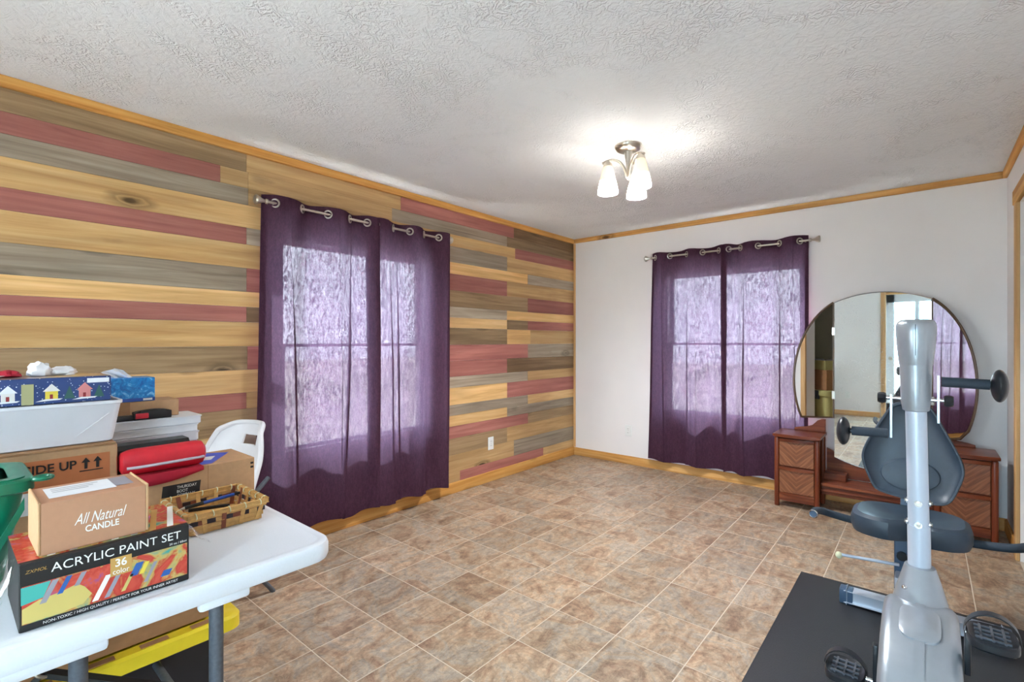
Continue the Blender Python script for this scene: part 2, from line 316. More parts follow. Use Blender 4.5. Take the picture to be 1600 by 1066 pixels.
# ------------------------------------------------------------------ room shell
XR, YB, YR, H = 3.48, 5.0, -0.85, 2.44
def wall_with_holes(name, axis, a0, a1, u0, u1, z0, z1, holes, mat):
    """solid wall slab made of blocks around rectangular openings (u = run direction)"""
    us = sorted({u0, u1} | {h[0] for h in holes} | {h[1] for h in holes}); zs = sorted({z0, z1} | {h[2] for h in holes} | {h[3] for h in holes})
    mb = MB()
    for i in range(len(us)-1):
        for j in range(len(zs)-1):
            cu, cz = (us[i]+us[i+1])/2, (zs[j]+zs[j+1])/2
            if any(h[0] < cu < h[1] and h[2] < cz < h[3] for h in holes): continue
            if axis == 'x': mb.box(a0, a1, us[i], us[i+1], zs[j], zs[j+1])
            else: mb.box(us[i], us[i+1], a0, a1, zs[j], zs[j+1])
    bmesh.ops.remove_doubles(mb.b, verts=mb.b.verts[:], dist=1e-5)
    return struct(mb.build(name, mat))
WZ0, WZ1 = .564, 1.958
LW = (1.69, 2.89, WZ0, WZ1); BW = (1.07, 2.29, WZ0, WZ1)
floor = struct(MB().box(-.15, 4.2, YR-.15, YB+.15, -.12, -.0012).build('floor', 'grout'))
wall_left = wall_with_holes('wall_left', 'x', -.15, -.012, YR-.15, YB+.15, 0, H, [LW], 'wall_paint')
wall_back = wall_with_holes('wall_back', 'y', YB, YB+.15, 0, 4.2, 0, H, [BW], 'wall_paint')
CL0, CL1, CLH = 3.36, 4.40, 2.10
wall_right = wall_with_holes('wall_right', 'x', XR, XR+.1, YR-.15, YB, 0, H, [(CL0, CL1, 0, CLH)], 'wall_paint')
RD = (2.55, 3.35, 0, 2.06); RW = (.95, 1.55, .80, 1.90)  # RW: opening of the added window, there only to let in light
wall_rear = wall_with_holes('wall_rear', 'y', YR-.15, YR, 0, XR, 0, H, [RD, RW], 'wall_paint')
ceiling = struct(MB().box(-.15, 4.2, YR-.15, YB+.15, H, H+.1).build('ceiling', 'ceiling'))
struct(MB().box(4.1, 4.2, 2.6, YB, 0, H).build('wall_closet', 'closet_wall'))
struct(MB().box(XR+.1, 4.1, 2.6, 2.7, 0, H).build('wall_closet_side', 'closet_wall'))
# floor tiles, one object each, cut at the walls
TS = .3048; GX, GY = 1.109, 1.926; cache = {}
def tile_mesh(w, d):
    key = (round(w, 3), round(d, 3))
    if key not in cache:
        b = MB(); b.box(-w/2, w/2, -d/2, d/2, -.004, 0); 
        top = [e for e in b.b.edges if all(abs(v.co.z) < 1e-6 for v in e.verts)]
        bmesh.ops.bevel(b.b, geom=top, offset=.0008, segments=1, affect='EDGES')
        me = bpy.data.meshes.new('tile'); b.b.to_mesh(me); b.b.free(); me.materials.append(M['tile']); cache[key] = me
    return cache[key]
G = .0046
for i in range(-5, 10):
    for j in range(-12, 13):
        x0, x1 = max(GX+i*TS, 0), min(GX+(i+1)*TS, XR); y0, y1 = max(GY+j*TS, YR), min(GY+(j+1)*TS, YB)
        if x1-x0 < .02 or y1-y0 < .02: continue
        o = bpy.data.objects.new('tile', tile_mesh(x1-x0-G, y1-y0-G)); C.objects.link(o); o.location = ((x0+x1)/2, (y0+y1)/2, 0); o.parent = floor
# plank wall: rows of boards traced from the photograph, joints at their real places along the wall
rows = [2.40, 2.288, 2.192, 2.092, 1.958, 1.86, 1.719, 1.58, 1.49, 1.40, 1.257, 1.12, .985, .89, .745, .655, .564, .461, .322, .172, .0]
t, y_, r_, g, b_, d_ = 'plank_tan', 'plank_yellow', 'plank_red', 'plank_grey', 'plank_brown', 'plank_dark'
J1, J2, J3, J4, E_ = 3.84, 4.16, 3.94, 3.96, YB
L_ = 1.49
plan = [
 [(L_, b_), (2.60, t), (J3, r_), (E_, d_)],
 [(1.35, r_), (1.50, t), (2.52, t), (J1, g), (E_, b_)],
 [(1.50, g), (2.40, t), (J4, y_), (E_, r_)],
 [(1.72, y_), (J1, g), (E_, t)],
 [(L_, r_), (2.1, g), (J2, y_), (E_, g)],
 [(1.69, y_), (J1, r_), (E_, t)],
 [(L_, g), (1.69, r_), (J2, b_), (E_, r_)],
 [(1.69, y_), (J1, g), (E_, y_)],
 [(L_, r_), (1.69, b_), (J1, t), (J2, b_), (E_, r_)],
 [(1.69, y_), (J1, b_), (4.20, y_), (E_, t)],
 [(1.495, b_), (1.69, r_), (J2, r_), (E_, g)],
 [(1.69, t), (J1, r_), (E_, d_)],
 [(L_, r_), (1.69, t), (J2, g), (E_, t)],
 [(1.69, b_), (J1, y_), (E_, r_)],
 [(1.3, t), (1.69, g), (J2, g), (E_, t)],
 [(L_, r_), (1.69, b_), (J1, y_), (E_, g)],
 [(1.1, y_), (2.3, t), (J2, r_), (E_, b_)],
 [(L_, g), (2.5, t), (J1, b_), (E_, t)],
 [(1.2, t), (2.4, r_), (J3, t), (E_, g)],
 [(L_, b_), (3.22, t), (4.42, r_), (E_, t)]]
for q, row in enumerate(plan):
    z1, z0 = rows[q], rows[q+1]; ya = YR + .25*(q % 3)
    segs = [(YR, ya, t)] if ya > YR else []
    for ye, m_ in row: segs.append((ya, ye, m_)); ya = ye
    for s0, s1, m_ in segs:
        parts = [(s0, s1)]
        if z1 <= WZ1+.001 and z0 >= WZ0-.001: parts = [(s0, min(s1, LW[0])), (max(s0, LW[1]), s1)]
        for p0, p1 in parts:
            if p1-p0 < .01: continue
            pr = random.uniform(0, .003)
            c = Vector((0, (p0+p1)/2, (z0+z1)/2))
            mb = MB().box(-.012, pr, p0+.0007, p1-.0007, z0+.0007, z1-.0007)
            o = mb.build('plank', m_, wall_left, off=c); o.location = c
# wooden trims
TH = .05
def sbox(name, mat, *a, bev=.003):
    return struct(MB().box(*a, bev=bev, seg=1).build(name, mat))
sbox('trim_1', 'pine_y', .0, .022, YR, YB-.02, H-TH, H)
sbox('trim_2', 'pine_x', 0, XR, YB-.02, YB, H-TH+.004, H)
sbox('trim_3', 'pine_y', XR-.024, XR, YR, YB-.02, H-TH, H)
sbox('trim_4', 'pine_z', .003, .03, YB-.012, YB, .09, H-TH)
sbox('baseboard_left', 'pine_y', .0035, .018, YR, YB-.015, 0, .092)
sbox('baseboard_back', 'pine_x', 0, XR, YB-.015, YB, 0, .085)
sbox('baseboard_right', 'pine_y', XR-.015, XR, CL1+.07, YB-.015, 0, .085)
sbox('baseboard_right', 'pine_y', XR-.015, XR, YR+.015, CL0-.07, 0, .085)
sbox('baseboard_rear', 'pine_x', 0.02, RD[0]-.08, YR, YR+.015, 0, .085)
# closet opening casing
for nm, a in (('trim_5', (XR-.02, XR, CL1, CL1+.07, 0, CLH+.07)), ('trim_6', (XR-.02, XR, CL0-.07, CL0, 0, CLH+.07))): sbox(nm, 'pine_z', *a)
sbox('trim_7', 'pine_y', XR-.024, XR, CL0-.09, CL1+.09, CLH+.002, CLH+.085)
# windows: double-hung white frames in the two outer walls, plus an added one behind the camera for fill light
def window(name, axis, face, sgn, u0, u1, z0, z1):
    """face: inner wall plane, sgn: outward direction along the axis"""
    def bx(mb, a, b, ua, ub, za, zb):
        a, b = sorted((face+sgn*a, face+sgn*b))
        return mb.box(a, b, ua, ub, za, zb) if axis == 'x' else mb.box(ua, ub, a, b, za, zb)
    fr = MB(); w = .025
    bx(fr, .02, .15, u0, u0+w, z0, z1); bx(fr, .02, .15, u1-w, u1, z0, z1); bx(fr, .02, .15, u0, u1, z1-w, z1); bx(fr, .02, .15, u0, u1, z0, z0+w)
    o = struct(fr.build(name, 'door_white')); zm = (z0+z1)/2
    for d, za, zb in ((.06, z0+w, zm+.010), (.10, zm-.010, z1-w)):
        sh = MB(); bx(sh, d, d+.035, u0+w, u0+w+.03, za, zb); bx(sh, d, d+.035, u1-w-.03, u1-w, za, zb); bx(sh, d, d+.035, u0+w, u1-w, za, za+.02); bx(sh, d, d+.035, u0+w, u1-w, zb-.02, zb)
        s_ = sh.build('sash', 'door_white', o); gl = MB(); bx(gl, d+.015, d+.019, u0+w+.03, u1-w-.03, za+.02, zb-.02); gl.build('pane', 'glass', s_)
    sl = MB(); bx(sl, -.012, .05, u0-.02, u1+.02, z0-.02, z0+.001); sl.build('window_sill', 'pine_y' if axis == 'x' else 'pine_x', o)
    return o
window('window_1', 'x', .0, -1, LW[0], LW[1], WZ0, WZ1)
window('window_2', 'y', YB, 1, BW[0], BW[1], WZ0, WZ1)
window('added_fill_window', 'y', YR, -1, RW[0], RW[1], RW[2], RW[3])
# glazed door behind the camera (seen in the mirror)
dr = MB(); x0, x1 = RD[0], RD[1]
for a in ((x0, x0+.11, 0, 2.06), (x1-.11, x1, 0, 2.06), (x0, x1, 1.93, 2.06), (x0, x1, 0, .25), (x0+.37, x0+.43, .25, 1.93)): dr.box(a[0], a[1], YR-.09, YR-.045, a[2], a[3])
door = struct(dr.build('door_1', 'door_white'))
for a, b in ((x0+.11, x0+.37), (x0+.43, x1-.11)): MB().box(a, b, YR-.07, YR-.064, .25, 1.93).build('pane', 'door_glass', door)
MB().lathe([(.005, 0), (.025, .005), (.025, .03), (.012, .04), (.03, .05), (.03, .075), (.01, .085)], (x0+.06, YR-.045, 1.0), 16, 'y', True).build('door_knob', 'nickel', door, True)
sbox('trim_8', 'pine_z', x0-.07, x0, YR, YR+.018, 0, 2.13); sbox('trim_9', 'pine_z', x1, x1+.07, YR, YR+.018, 0, 2.13); sbox('trim_10', 'pine_x', x0, x1, YR, YR+.018, 2.06, 2.13)
struct(MB().box(-40, 40, -40, 40, -.5, -.45).build('ground_outside', 'ground_gravel'))
# outlets
def outlet(loc, nrm, label):
    n = Vector(nrm); side = Vector((0, 0, 1)).cross(n); L = Vector(loc)
    th = T('wall_outlet', loc, label, 'outlet', 'wall outlets')
    def bx(a, b, c, dd, e, f):
        pts = [L+side*a+n*c, L+side*b+n*dd]; lo = [min(p[i] for p in pts) for i in range(3)]; hi = [max(p[i] for p in pts) for i in range(3)]
        return MB().box(lo[0], hi[0], lo[1], hi[1], L.z+e, L.z+f, bev=.0015, seg=1)
    th.p('cover_plate', bx(-.036, .036, .0, .006, -.058, .058), 'outlet_white')
    for dz in (.02, -.02):
        o = th.p('socket', bx(-.016, .016, .004, .008, dz-.014, dz+.014), 'outlet_white')
        for s_ in (-.006, .006): th.p('slot', bx(s_-.001, s_+.001, .0075, .0085, dz-.005, dz+.005), 'slot_dark', parent=o)
    th.p('screw', bx(-.003, .003, .005, .0072, -.003, .003), 'nickel')
outlet((.004, 3.605, .348), (1, 0, 0), 'white outlet on the plank wall right of the curtains')
outlet((.004, 1.545, .376), (1, 0, 0), 'white outlet on the plank wall half behind the curtain edge')
outlet((.68, YB, .35), (0, -1, 0), 'white outlet on the pale wall left of the far curtains')
outlet((XR, 4.58, .33), (-1, 0, 0), 'white outlet on the right wall beside the vanity')
outlet((2.02, YR, .35), (0, 1, 0), 'white outlet low on the rear wall seen in the mirror')

# ------------------------------------------------------------------ curtains
def curtain(name, axis, wall, sgn, u0, u1, gs, ph, label, group, flare=(0, 0), seed=0, folds=(), dep=0):
    """axis 'x': hangs along y in front of the wall at x=wall; 'y': hangs along x"""
    rod = wall+sgn*.09; zt, zb = 2.155, .112; rnd = random.Random(seed)
    ks = [gs[0]-(gs[1]-gs[0])] + gs + [gs[-1]+(gs[-1]-gs[-2])]
    def phase(u):
        for i in range(len(ks)-1):
            if u <= ks[i+1] or i == len(ks)-2: return (i-1+(u-ks[i])/(ks[i+1]-ks[i]))*math.pi
    def P(u, d, z): return Vector((rod+sgn*d, u, z)) if axis == 'x' else Vector((u, rod+sgn*d, z))
    nu, nv = 260, 60; f1, f2, f3 = rnd.uniform(0, 6), rnd.uniform(0, 6), rnd.uniform(0, 6)
    def pt(i, j, off=0):
        s = i/nu; v = j/nv; u = u0+(u1-u0)*s
        d = .034*(1-.35*v)*math.sin(phase(u)+ph) + .010*v*math.sin(17*u+f1+1.5*v) + .004*math.sin(41*u+f2+2.5*v) + .003*v*math.sin(9*v+30*u+f3)
        uu = u + (flare[0]*(1-s)+flare[1]*s)*v + .006*v*math.sin(6*v+f2)
        d += dep
        for f0, f1_, w_, a_ in folds:
            q = (u-f0-f1_*v)/w_
            if abs(q) < .5:
                e_ = min(1, .25+1.5*v); uu -= a_*e_*math.sin(2*math.pi*q)*math.cos(math.pi*q)**.5; d += .010*e_*math.cos(math.pi*q)
        z = zt-(zt-zb)*v + (.010*math.sin(phase(u)*1.0+1.0+f1*.2) if j == nv else 0) + (.006*math.cos(phase(u)) if j == 0 else 0)
        return P(uu, d+off, z)
    # one sheet
    mb = MB(); V = [[mb.b.verts.new(pt(i, j)) for i in range(nu+1)] for j in range(nv+1)]
    for j in range(nv):
        for i in range(nu): mb.b.faces.new((V[j][i], V[j][i+1], V[j+1][i+1], V[j+1][i]))
    base = P((u0+u1)/2, 0, zb); th = T(name, base, label, 'curtain', group)
    th.p('fabric', mb, 'curtain_cloth', True)
    for nm, ja, jb in (('top_header', 0, 2), ('bottom_hem', nv-2, nv)):
        mb = MB(); V = [[mb.b.verts.new(pt(i, j, -.0025)) for i in range(nu+1)] for j in range(ja, jb+1)]
        for j in range(jb-ja):
            for i in range(nu): mb.b.faces.new((V[j][i], V[j][i+1], V[j+1][i+1], V[j+1][i]))
        th.p(nm, mb, 'curtain_hem', True)
    for i0, i1 in ((0, 11), (nu-11, nu)):
        mb = MB(); V = [[mb.b.verts.new(pt(i, j, -.003)) for i in range(i0, i1+1)] for j in range(2, nv-1)]
        for j in range(nv-4):
            for i in range(11): mb.b.faces.new((V[j][i], V[j][i+1], V[j+1][i+1], V[j+1][i]))
        th.p('side_hem', mb, 'curtain_hem', True)
    for k_, gu in enumerate(gs):
        s_ = (1 if (k_ % 2 == 0) else -1)*(1 if ph == 0 else -1)
        nrm = P(0, 1, 0)-P(0, 0, 0); al = P(1, 0, 0)-P(0, 0, 0)
        th.p('grommet', MB().torus(P(gu, .002+dep, 2.112), nrm*.75-al*.66*s_, .0235, .0055), 'nickel', True)
    return th
def rod(axis, wall, sgn, u0, u1, label):
    z = 2.112; r = wall+sgn*.09
    def P(u, d, zz): return Vector((r+sgn*d, u, zz)) if axis == 'x' else Vector((u, r+sgn*d, zz))
    th = T('curtain_rod', P((u0+u1)/2, 0, z), label, 'curtain rod', 'curtain rods')
    th.p('pole', MB().tube([P(u0, 0, z), P(u1, 0, z)], .0085, 14), 'nickel', True)
    for e, s_ in ((u0, -1), (u1, 1)):
        th.p('finial', MB().lathe([(.009, 0), (.016, .004*s_), (.016, .012*s_), (.009, .018*s_), (.013, .035*s_), (.030, .068*s_), (.024, .076*s_)], P(e, 0, z), 4 if axis == 'q' else 12, 'y' if axis == 'x' else 'x', True), 'nickel', True)
    for e in (u0+.03, u1-.03):
        mb = MB().tube([P(e, 0, z-.006), P(e, -.086, z-.012)], .006, 10); th.p('bracket', mb, 'nickel', True)
        q0 = P(e-.014, -.086, 0); q1 = P(e+.014, -.0895, 0)
        th.p('bracket_plate', MB().box(min(q0.x, q1.x), max(q0.x, q1.x), min(q0.y, q1.y), max(q0.y, q1.y), z-.05, z+.03), 'nickel')
rod('x', .004, 1, 1.575, 2.96, 'brushed nickel curtain rod on the wooden plank wall')
rod('y', YB, -1, .985, 2.335, 'brushed nickel curtain rod on the pale far wall')
curtain('curtain', 'x', .004, 1, 1.55, 2.325, [1.614, 1.782, 1.953, 2.111, 2.244], 0, 'purple curtain panel on the plank wall, nearer the table', 'purple grommet curtains', (-.05, .02), 1, ((1.69, .10, .05, .017), (2.135, -.07, .06, .024), (2.02, .03, .04, .010)))
curtain('curtain', 'x', .004, 1, 2.25, 2.985, [2.31, 2.458, 2.608, 2.743, 2.893], 0, 'purple curtain panel on the plank wall, nearer the room corner', 'purple grommet curtains', (.02, .0), 2, ((2.40, .06, .05, .017), (2.50, .03, .06, .022), (2.72, .04, .05, .012)), .006)
curtain('curtain', 'y', YB, -1, 0.975, 1.674, [1.017, 1.166, 1.329, 1.478, 1.622], 0, 'left purple curtain panel on the pale far wall', 'purple grommet curtains', (-.04, .0), 3, ((1.345, .0, .05, .016), (1.42, .02, .04, .009), (1.09, .05, .05, .012)))
curtain('curtain', 'y', YB, -1, 1.668, 2.325, [1.71, 1.808, 1.953, 2.117, 2.268], math.pi, 'right purple curtain panel on the far wall beside the vanity', 'purple grommet curtains', (.0, .0), 4, ((1.84, .0, .05, .017), (2.115, .02, .05, .017), (2.22, .03, .05, .015)), .006)

# ------------------------------------------------------------------ ceiling lamp
def ceiling_lamp():
    cx, cy = 1.72, 2.946
    th = T('ceiling_lamp', (cx, cy, H), 'brushed nickel ceiling lamp with three frosted bell shades', 'lamp')
    th.p('canopy', MB().lathe([(.0, 0), (.078, 0), (.078, -.008), (.07, -.022), (.05, -.032), (.022, -.036), (.0, -.036)], (cx, cy, H), 32, 'z'), 'nickel', True)
    th.p('stem', MB().lathe([(.0, -.03), (.024, -.034), (.02, -.06), (.013, -.11), (.01, -.17), (.012, -.185), (.006, -.2), (.0, -.204)], (cx, cy, H), 20, 'z'), 'nickel', True)
    fwv = Vector((-math.sin(R(40.29)), math.cos(R(40.29)), 0)); rtv = Vector((math.cos(R(40.29)), math.sin(R(40.29)), 0))
    for ang in (172, 292, 52):
        d = rtv*math.cos(R(ang))+fwv*math.sin(R(ang)); c = Vector((cx, cy, H))
        pts = [c+d*.008+Vector((0, 0, -.185)), c+d*.02+Vector((0, 0, -.13)), c+d*.05+Vector((0, 0, -.088)), c+d*.09+Vector((0, 0, -.075)), c+d*.125+Vector((0, 0, -.085)), c+d*.15+Vector((0, 0, -.098))]
        arm = th.p('arm', MB().tube(pts, .0075, 10, smooth=2), 'nickel', True)
        q = c+d*.118+Vector((0, 0, -.088))
        th.p('socket_cup', MB().lathe([(.006, .006), (.012, 0), (.024, -.012), (.027, -.03), (.0, -.03)], q, 20, 'z'), 'nickel', True, arm)
        th.p('shade', MB().lathe([(.0475, -.115), (.053, -.14), (.058, -.165), (.06, -.19), (.0575, -.19), (.0555, -.165), (.0505, -.14), (.0455, -.115)], q, 28, 'z'), 'shade', True, arm)
        th.p('shade_top', MB().lathe([(.024, -.028), (.033, -.05), (.042, -.09), (.0475, -.1145), (.0455, -.1145), (.04, -.09), (.031, -.05), (.022, -.03)], q, 28, 'z'), 'shade_beige', True, arm)
        l = bpy.data.lights.new('lamp_bulb', 'POINT'); l.energy = LAMP_W; l.shadow_soft_size = .022; l.color = (.94, .97, 1.0)
        lo = bpy.data.objects.new('lamp_bulb', l); C.objects.link(lo); lo.parent = th.o; lo.location = q+Vector((0, 0, -.155))-Vector((cx, cy, H))
ceiling_lamp()

# ------------------------------------------------------------------ vanity with tri-fold mirror
def vanity():
    th = T('vanity_table', (2.78, 4.77, 0), 'old walnut vanity with two drawer pedestals and a round three-part mirror', 'vanity')
    yf, yk = 4.56, 4.852
    def pedestal(x0, x1):
        mb = MB().box(x0+.03, x1-.03, yf+.02, yk, .085, .545)
        ped = th.p('pedestal', mb, 'walnut_z')
        for x in (x0, x1-.034):
            for y in (yf, yk-.03):
                th.p('corner_post', MB().box(x, x+.034, y, y+.034, 0, .545, bev=.012, seg=3), 'walnut_z', True, ped)
        th.p('base_rail', MB().prism([(x0+.034, .05), (x0+.06, .055), (x1-.06, .055), (x1-.034, .05), (x1-.034, .10), (x0+.034, .10)], 'y', yf+.004, yf+.028, bev=.004), 'walnut', False, ped)
        n = 10; prof = [(x0-.008+(x1-x0+.016)*i/n, yf-.012-.018*math.sin(math.pi*i/n)) for i in range(n+1)]
        th.p('pedestal_top', MB().prism(prof+[(x1+.008, yk), (x0-.008, yk)], 'z', .545, .568, bev=.006), 'walnut', True, ped)
        xc = (x0+x1)/2; hw = (x1-x0)/2-.036
        for z0, z1 in ((.115, .315), (.322, .535)):
            c = Vector((xc, yf+.01, z0+.02))
            dr = MB().box(-hw, hw, -.008, .008, -.02, z1-z0-.045, bev=.003, seg=1).build('drawer_front', 'veneer', th.o); dr.location = c-th.loc
            pr = []
            for i in range(9):
                a = i/8; pr.append((xc-hw-.002+(2*hw+.004)*a, yf-.002-.016*math.sin(math.pi*a)))
            h = MB().prism(pr+[(xc+hw+.002, yf+.012), (xc-hw-.002, yf+.012)], 'z', z1-.024, z1, bev=.005).build('drawer_pull', 'walnut', dr, True, off=c)
        th.p('bottom_bead', MB().prism([(p[0], p[1]) for p in [(xc-hw+2*hw*i/8, yf-.002-.014*math.sin(math.pi*i/8)) for i in range(9)]]+[(xc+hw, yf+.012), (xc-hw, yf+.012)], 'z', .098, .114, bev=.004), 'walnut', True, ped)
    pedestal(2.15, 2.455); pedestal(3.10, 3.405)
    # low middle shelf, apron and steps
    th.p('middle_shelf', MB().box(2.455, 3.10, yf+.05, yk, .20, .222, bev=.005), 'walnut')
    th.p('apron', MB().box(2.457, 3.098, yf+.07, yf+.09, .135, .20, bev=.003), 'walnut')
    th.p('apron_bead', MB().tube([(2.457, yf+.066, .165), (3.098, yf+.066, .165)], .010, 8), 'walnut')
    for x0, x1 in ((2.457, 2.60), (2.955, 3.098)):
        th.p('step_block', MB().box(x0, x1, 4.74, 4.86, .222, .272, bev=.004), 'walnut')
    cx, cz, RR, ym = 2.80, .985, .67, 4.86
    back = [(2.457, .222)]+[(cx+.345*math.cos(a)*1.0, max(.24, cz-.04+RR*math.sin(a))) for a in [R(180+90*i/10) for i in range(11)]]
    # shaped back board below the mirror
    n = 14; top = [(2.46+.64*i/n, cz-math.sqrt(max(0, (RR+.012)**2-(2.46+.64*i/n-cx)**2))) for i in range(n+1)]
    th.p('back_board', MB().prism([(2.46, .222)]+[(x, z+.05) for x, z in top]+[(3.10, .222)], 'y', ym+.012, ym+.035), 'walnut')
    # middle glass
    hwid = .288
    def arc(a0, a1, n, r=RR): return [(cx+r*math.cos(a0+(a1-a0)*i/n), cz+r*math.sin(a0+(a1-a0)*i/n)) for i in range(n+1)]
    al = math.acos(hwid/RR)
    out = arc(al, math.pi-al, 20) + arc(math.pi+al, 2*math.pi-al, 20)
    mid = th.p('middle_mirror', MB().prism(out, 'y', ym, ym+.006), 'mirror_dusty')
    for sgn in (0, 1):
        o1 = arc(al, math.pi-al, 20) if sgn == 0 else arc(math.pi+al, 2*math.pi-al, 20)
        th.p('glass_rim', MB().tube([(x, ym+.002, z) for x, z in o1], .0045, 8), 'chrome', True, mid)
    th.p('mirror_backing', MB().prism([(cx+(x-cx)*.985, cz+(z-cz)*.985) for x, z in out], 'y', ym+.0065, ym+.018), 'mirror_edge', False, mid)
    # folding wings: hinge at the middle glass, outer edge swung forward
    for sgn, ang, w in ((-1, 24, .275), (1, 27, .25)):
        hx = cx+sgn*(hwid+.006); zc = .685
        pts = []
        for i in range(25):
            a = al+(-math.asin((cz-zc)/RR)-al)*i/24
            x_, z_ = RR*math.cos(a), RR*math.sin(a)
            pts.append(((x_-hwid)/(RR-hwid)*w, cz+z_))
        inner = [(0, zc)] if sgn < 0 else [(0, zc-.10), (.1, zc-.085)]
        if sgn > 0: pts = pts[:-1]+[(pts[-1][0], zc), (pts[-1][0]*.78, zc-.06)]
        poly = pts+inner[::-1] if sgn < 0 else pts+[(0, zc-.10)]
        ca, sa = math.cos(R(ang)), math.sin(R(ang))
        def W3(p, d): return Vector((hx+sgn*(p[0]*ca)+sgn*sa*d*-1*-1, ym-p[0]*sa+ca*d, p[1]))
        def plate(poly, d0, d1):
            mb = MB(); A = [mb.b.verts.new(W3(p, d0)) for p in poly]; B = [mb.b.verts.new(W3(p, d1)) for p in poly]
            mb.b.faces.new(A); mb.b.faces.new(B[::-1])
            for k in range(len(poly)): mb.b.faces.new((A[k], B[k], B[(k+1) % len(poly)], A[(k+1) % len(poly)]))
            return mb
        wing = th.p('mirror_wing', plate(poly, .004, .016), 'mirror_edge')
        gc = (w*.42, cz); g = [(gc[0]+(p[0]-gc[0])*.955, gc[1]+(p[1]-gc[1])*.97) for p in poly]
        th.p('wing_glass', plate(g, -.001, .004), 'mirror', False, wing)
        rimm = MB().tube([W3(p, .004) for p in poly+[poly[0]]], .008, 8); th.p('wing_frame', rimm, 'mirror_edge', True, wing)
        for hz in (cz+.38, cz-.12): th.p('hinge', MB().box(hx-.008, hx+.008, ym-.012, ym-.001, hz-.03, hz+.03), 'nickel', False, wing)
    # carved supports on the pedestal tops
    prof = [(0, 0), (.24, 0), (.238, .02), (.2, .03), (.14, .035), (.10, .05), (.06, .1), (.03, .115), (0, .115)]
    th.p('carved_support', MB().prism([(2.457-p[0]*.9, .568+p[1]*.9) for p in prof], 'y', ym-.034, ym-.01, bev=.003), 'walnut')
    th.p('carved_support', MB().prism([(3.10+p[0]*.9, .568+p[1]*.9) for p in prof], 'y', ym-.034, ym-.01, bev=.003), 'walnut')
vanity()

# ------------------------------------------------------------------ folding table
TX0, TX1, TY0, TY1, TZ = .90, 1.815, -.80, 1.025, .74
def rrect(x0, x1, y0, y1, r, n=6):
    pts = []
    for cx, cy, a in ((x1-r, y1-r, 0), (x0+r, y1-r, 90), (x0+r, y0+r, 180), (x1-r, y0+r, 270)):
        for i in range(n+1): pts.append((cx+r*math.cos(R(a+90*i/n)), cy+r*math.sin(R(a+90*i/n))))
    return pts
def folding_table():
    th = T('folding_table', ((TX0+TX1)/2, (TY0+TY1)/2, 0), 'white plastic folding table with grey steel legs', 'table')
    def ring(o, z, r): return [(p[0], p[1], z) for p in rrect(TX0+o, TX1-o, TY0+o, TY1-o, r)]
    th.p('tabletop', MB().loft([ring(.02, TZ-.052, .05), ring(.004, TZ-.048, .06), ring(0, TZ-.04, .065), ring(0, TZ-.012, .065), ring(.004, TZ-.003, .062), ring(.012, TZ, .055), ring(.022, TZ, .045), ring(.026, TZ-.0012, .04), ring(.03, TZ-.0012, .04)]), 'table_white', True)
    for a in ((TX1-.03, TX1-.004, TY0+.2, .53), (TX1-.03, TX1-.006, .69, .80), (TX0+.012, TX0+.03, TY0+.2, TY1-.1)): th.p('underside_rail', MB().box(a[0], a[1], a[2], a[3], TZ-.07, TZ-.045, bev=.008), 'table_white', True)
    for x in (TX1-.055, TX0+.055):
        for y in (.74, .49, -.55, -.30): 
            if x < 1.5 and y in (.49, -.30): continue
            lg = th.p('leg', MB().tube([(x, y, .012), (x, y, TZ-.05)], .0155, 14), 'grey_steel', True)
            th.p('foot_cap', MB().tube([(x, y, 0), (x, y, .03)], .018, 14), 'black_plastic', True, lg)
    for y in (.74, -.55): th.p('crossbar', MB().tube([(TX0+.055, y, .30), (TX1-.055, y, .30)], .011, 10), 'grey_steel', True)
    for y, e in ((.74, .46), (-.55, -.2)):
        th.p('brace', MB().bar((TX1-.06, y, .44), (1.55, e, .545), .02, .012), 'black_steel')
        th.p('brace', MB().bar((1.55, e, .545), (1.50, e-.12*(1 if e > 0 else -1), .40), .016, .012), 'black_steel')
    th.p('locking_ring', MB().torus((1.55, .46, .555), (.5, .5, .6), .02, .004), 'nickel', True)
    th.p('hanging_cord', MB().tube([(1.56, .47, TZ-.052), (1.565, .475, .64), (1.55, .462, .60), (1.558, .466, .57), (1.545, .46, .54)], .006, 8, smooth=2), 'black_plastic', True)
folding_table()

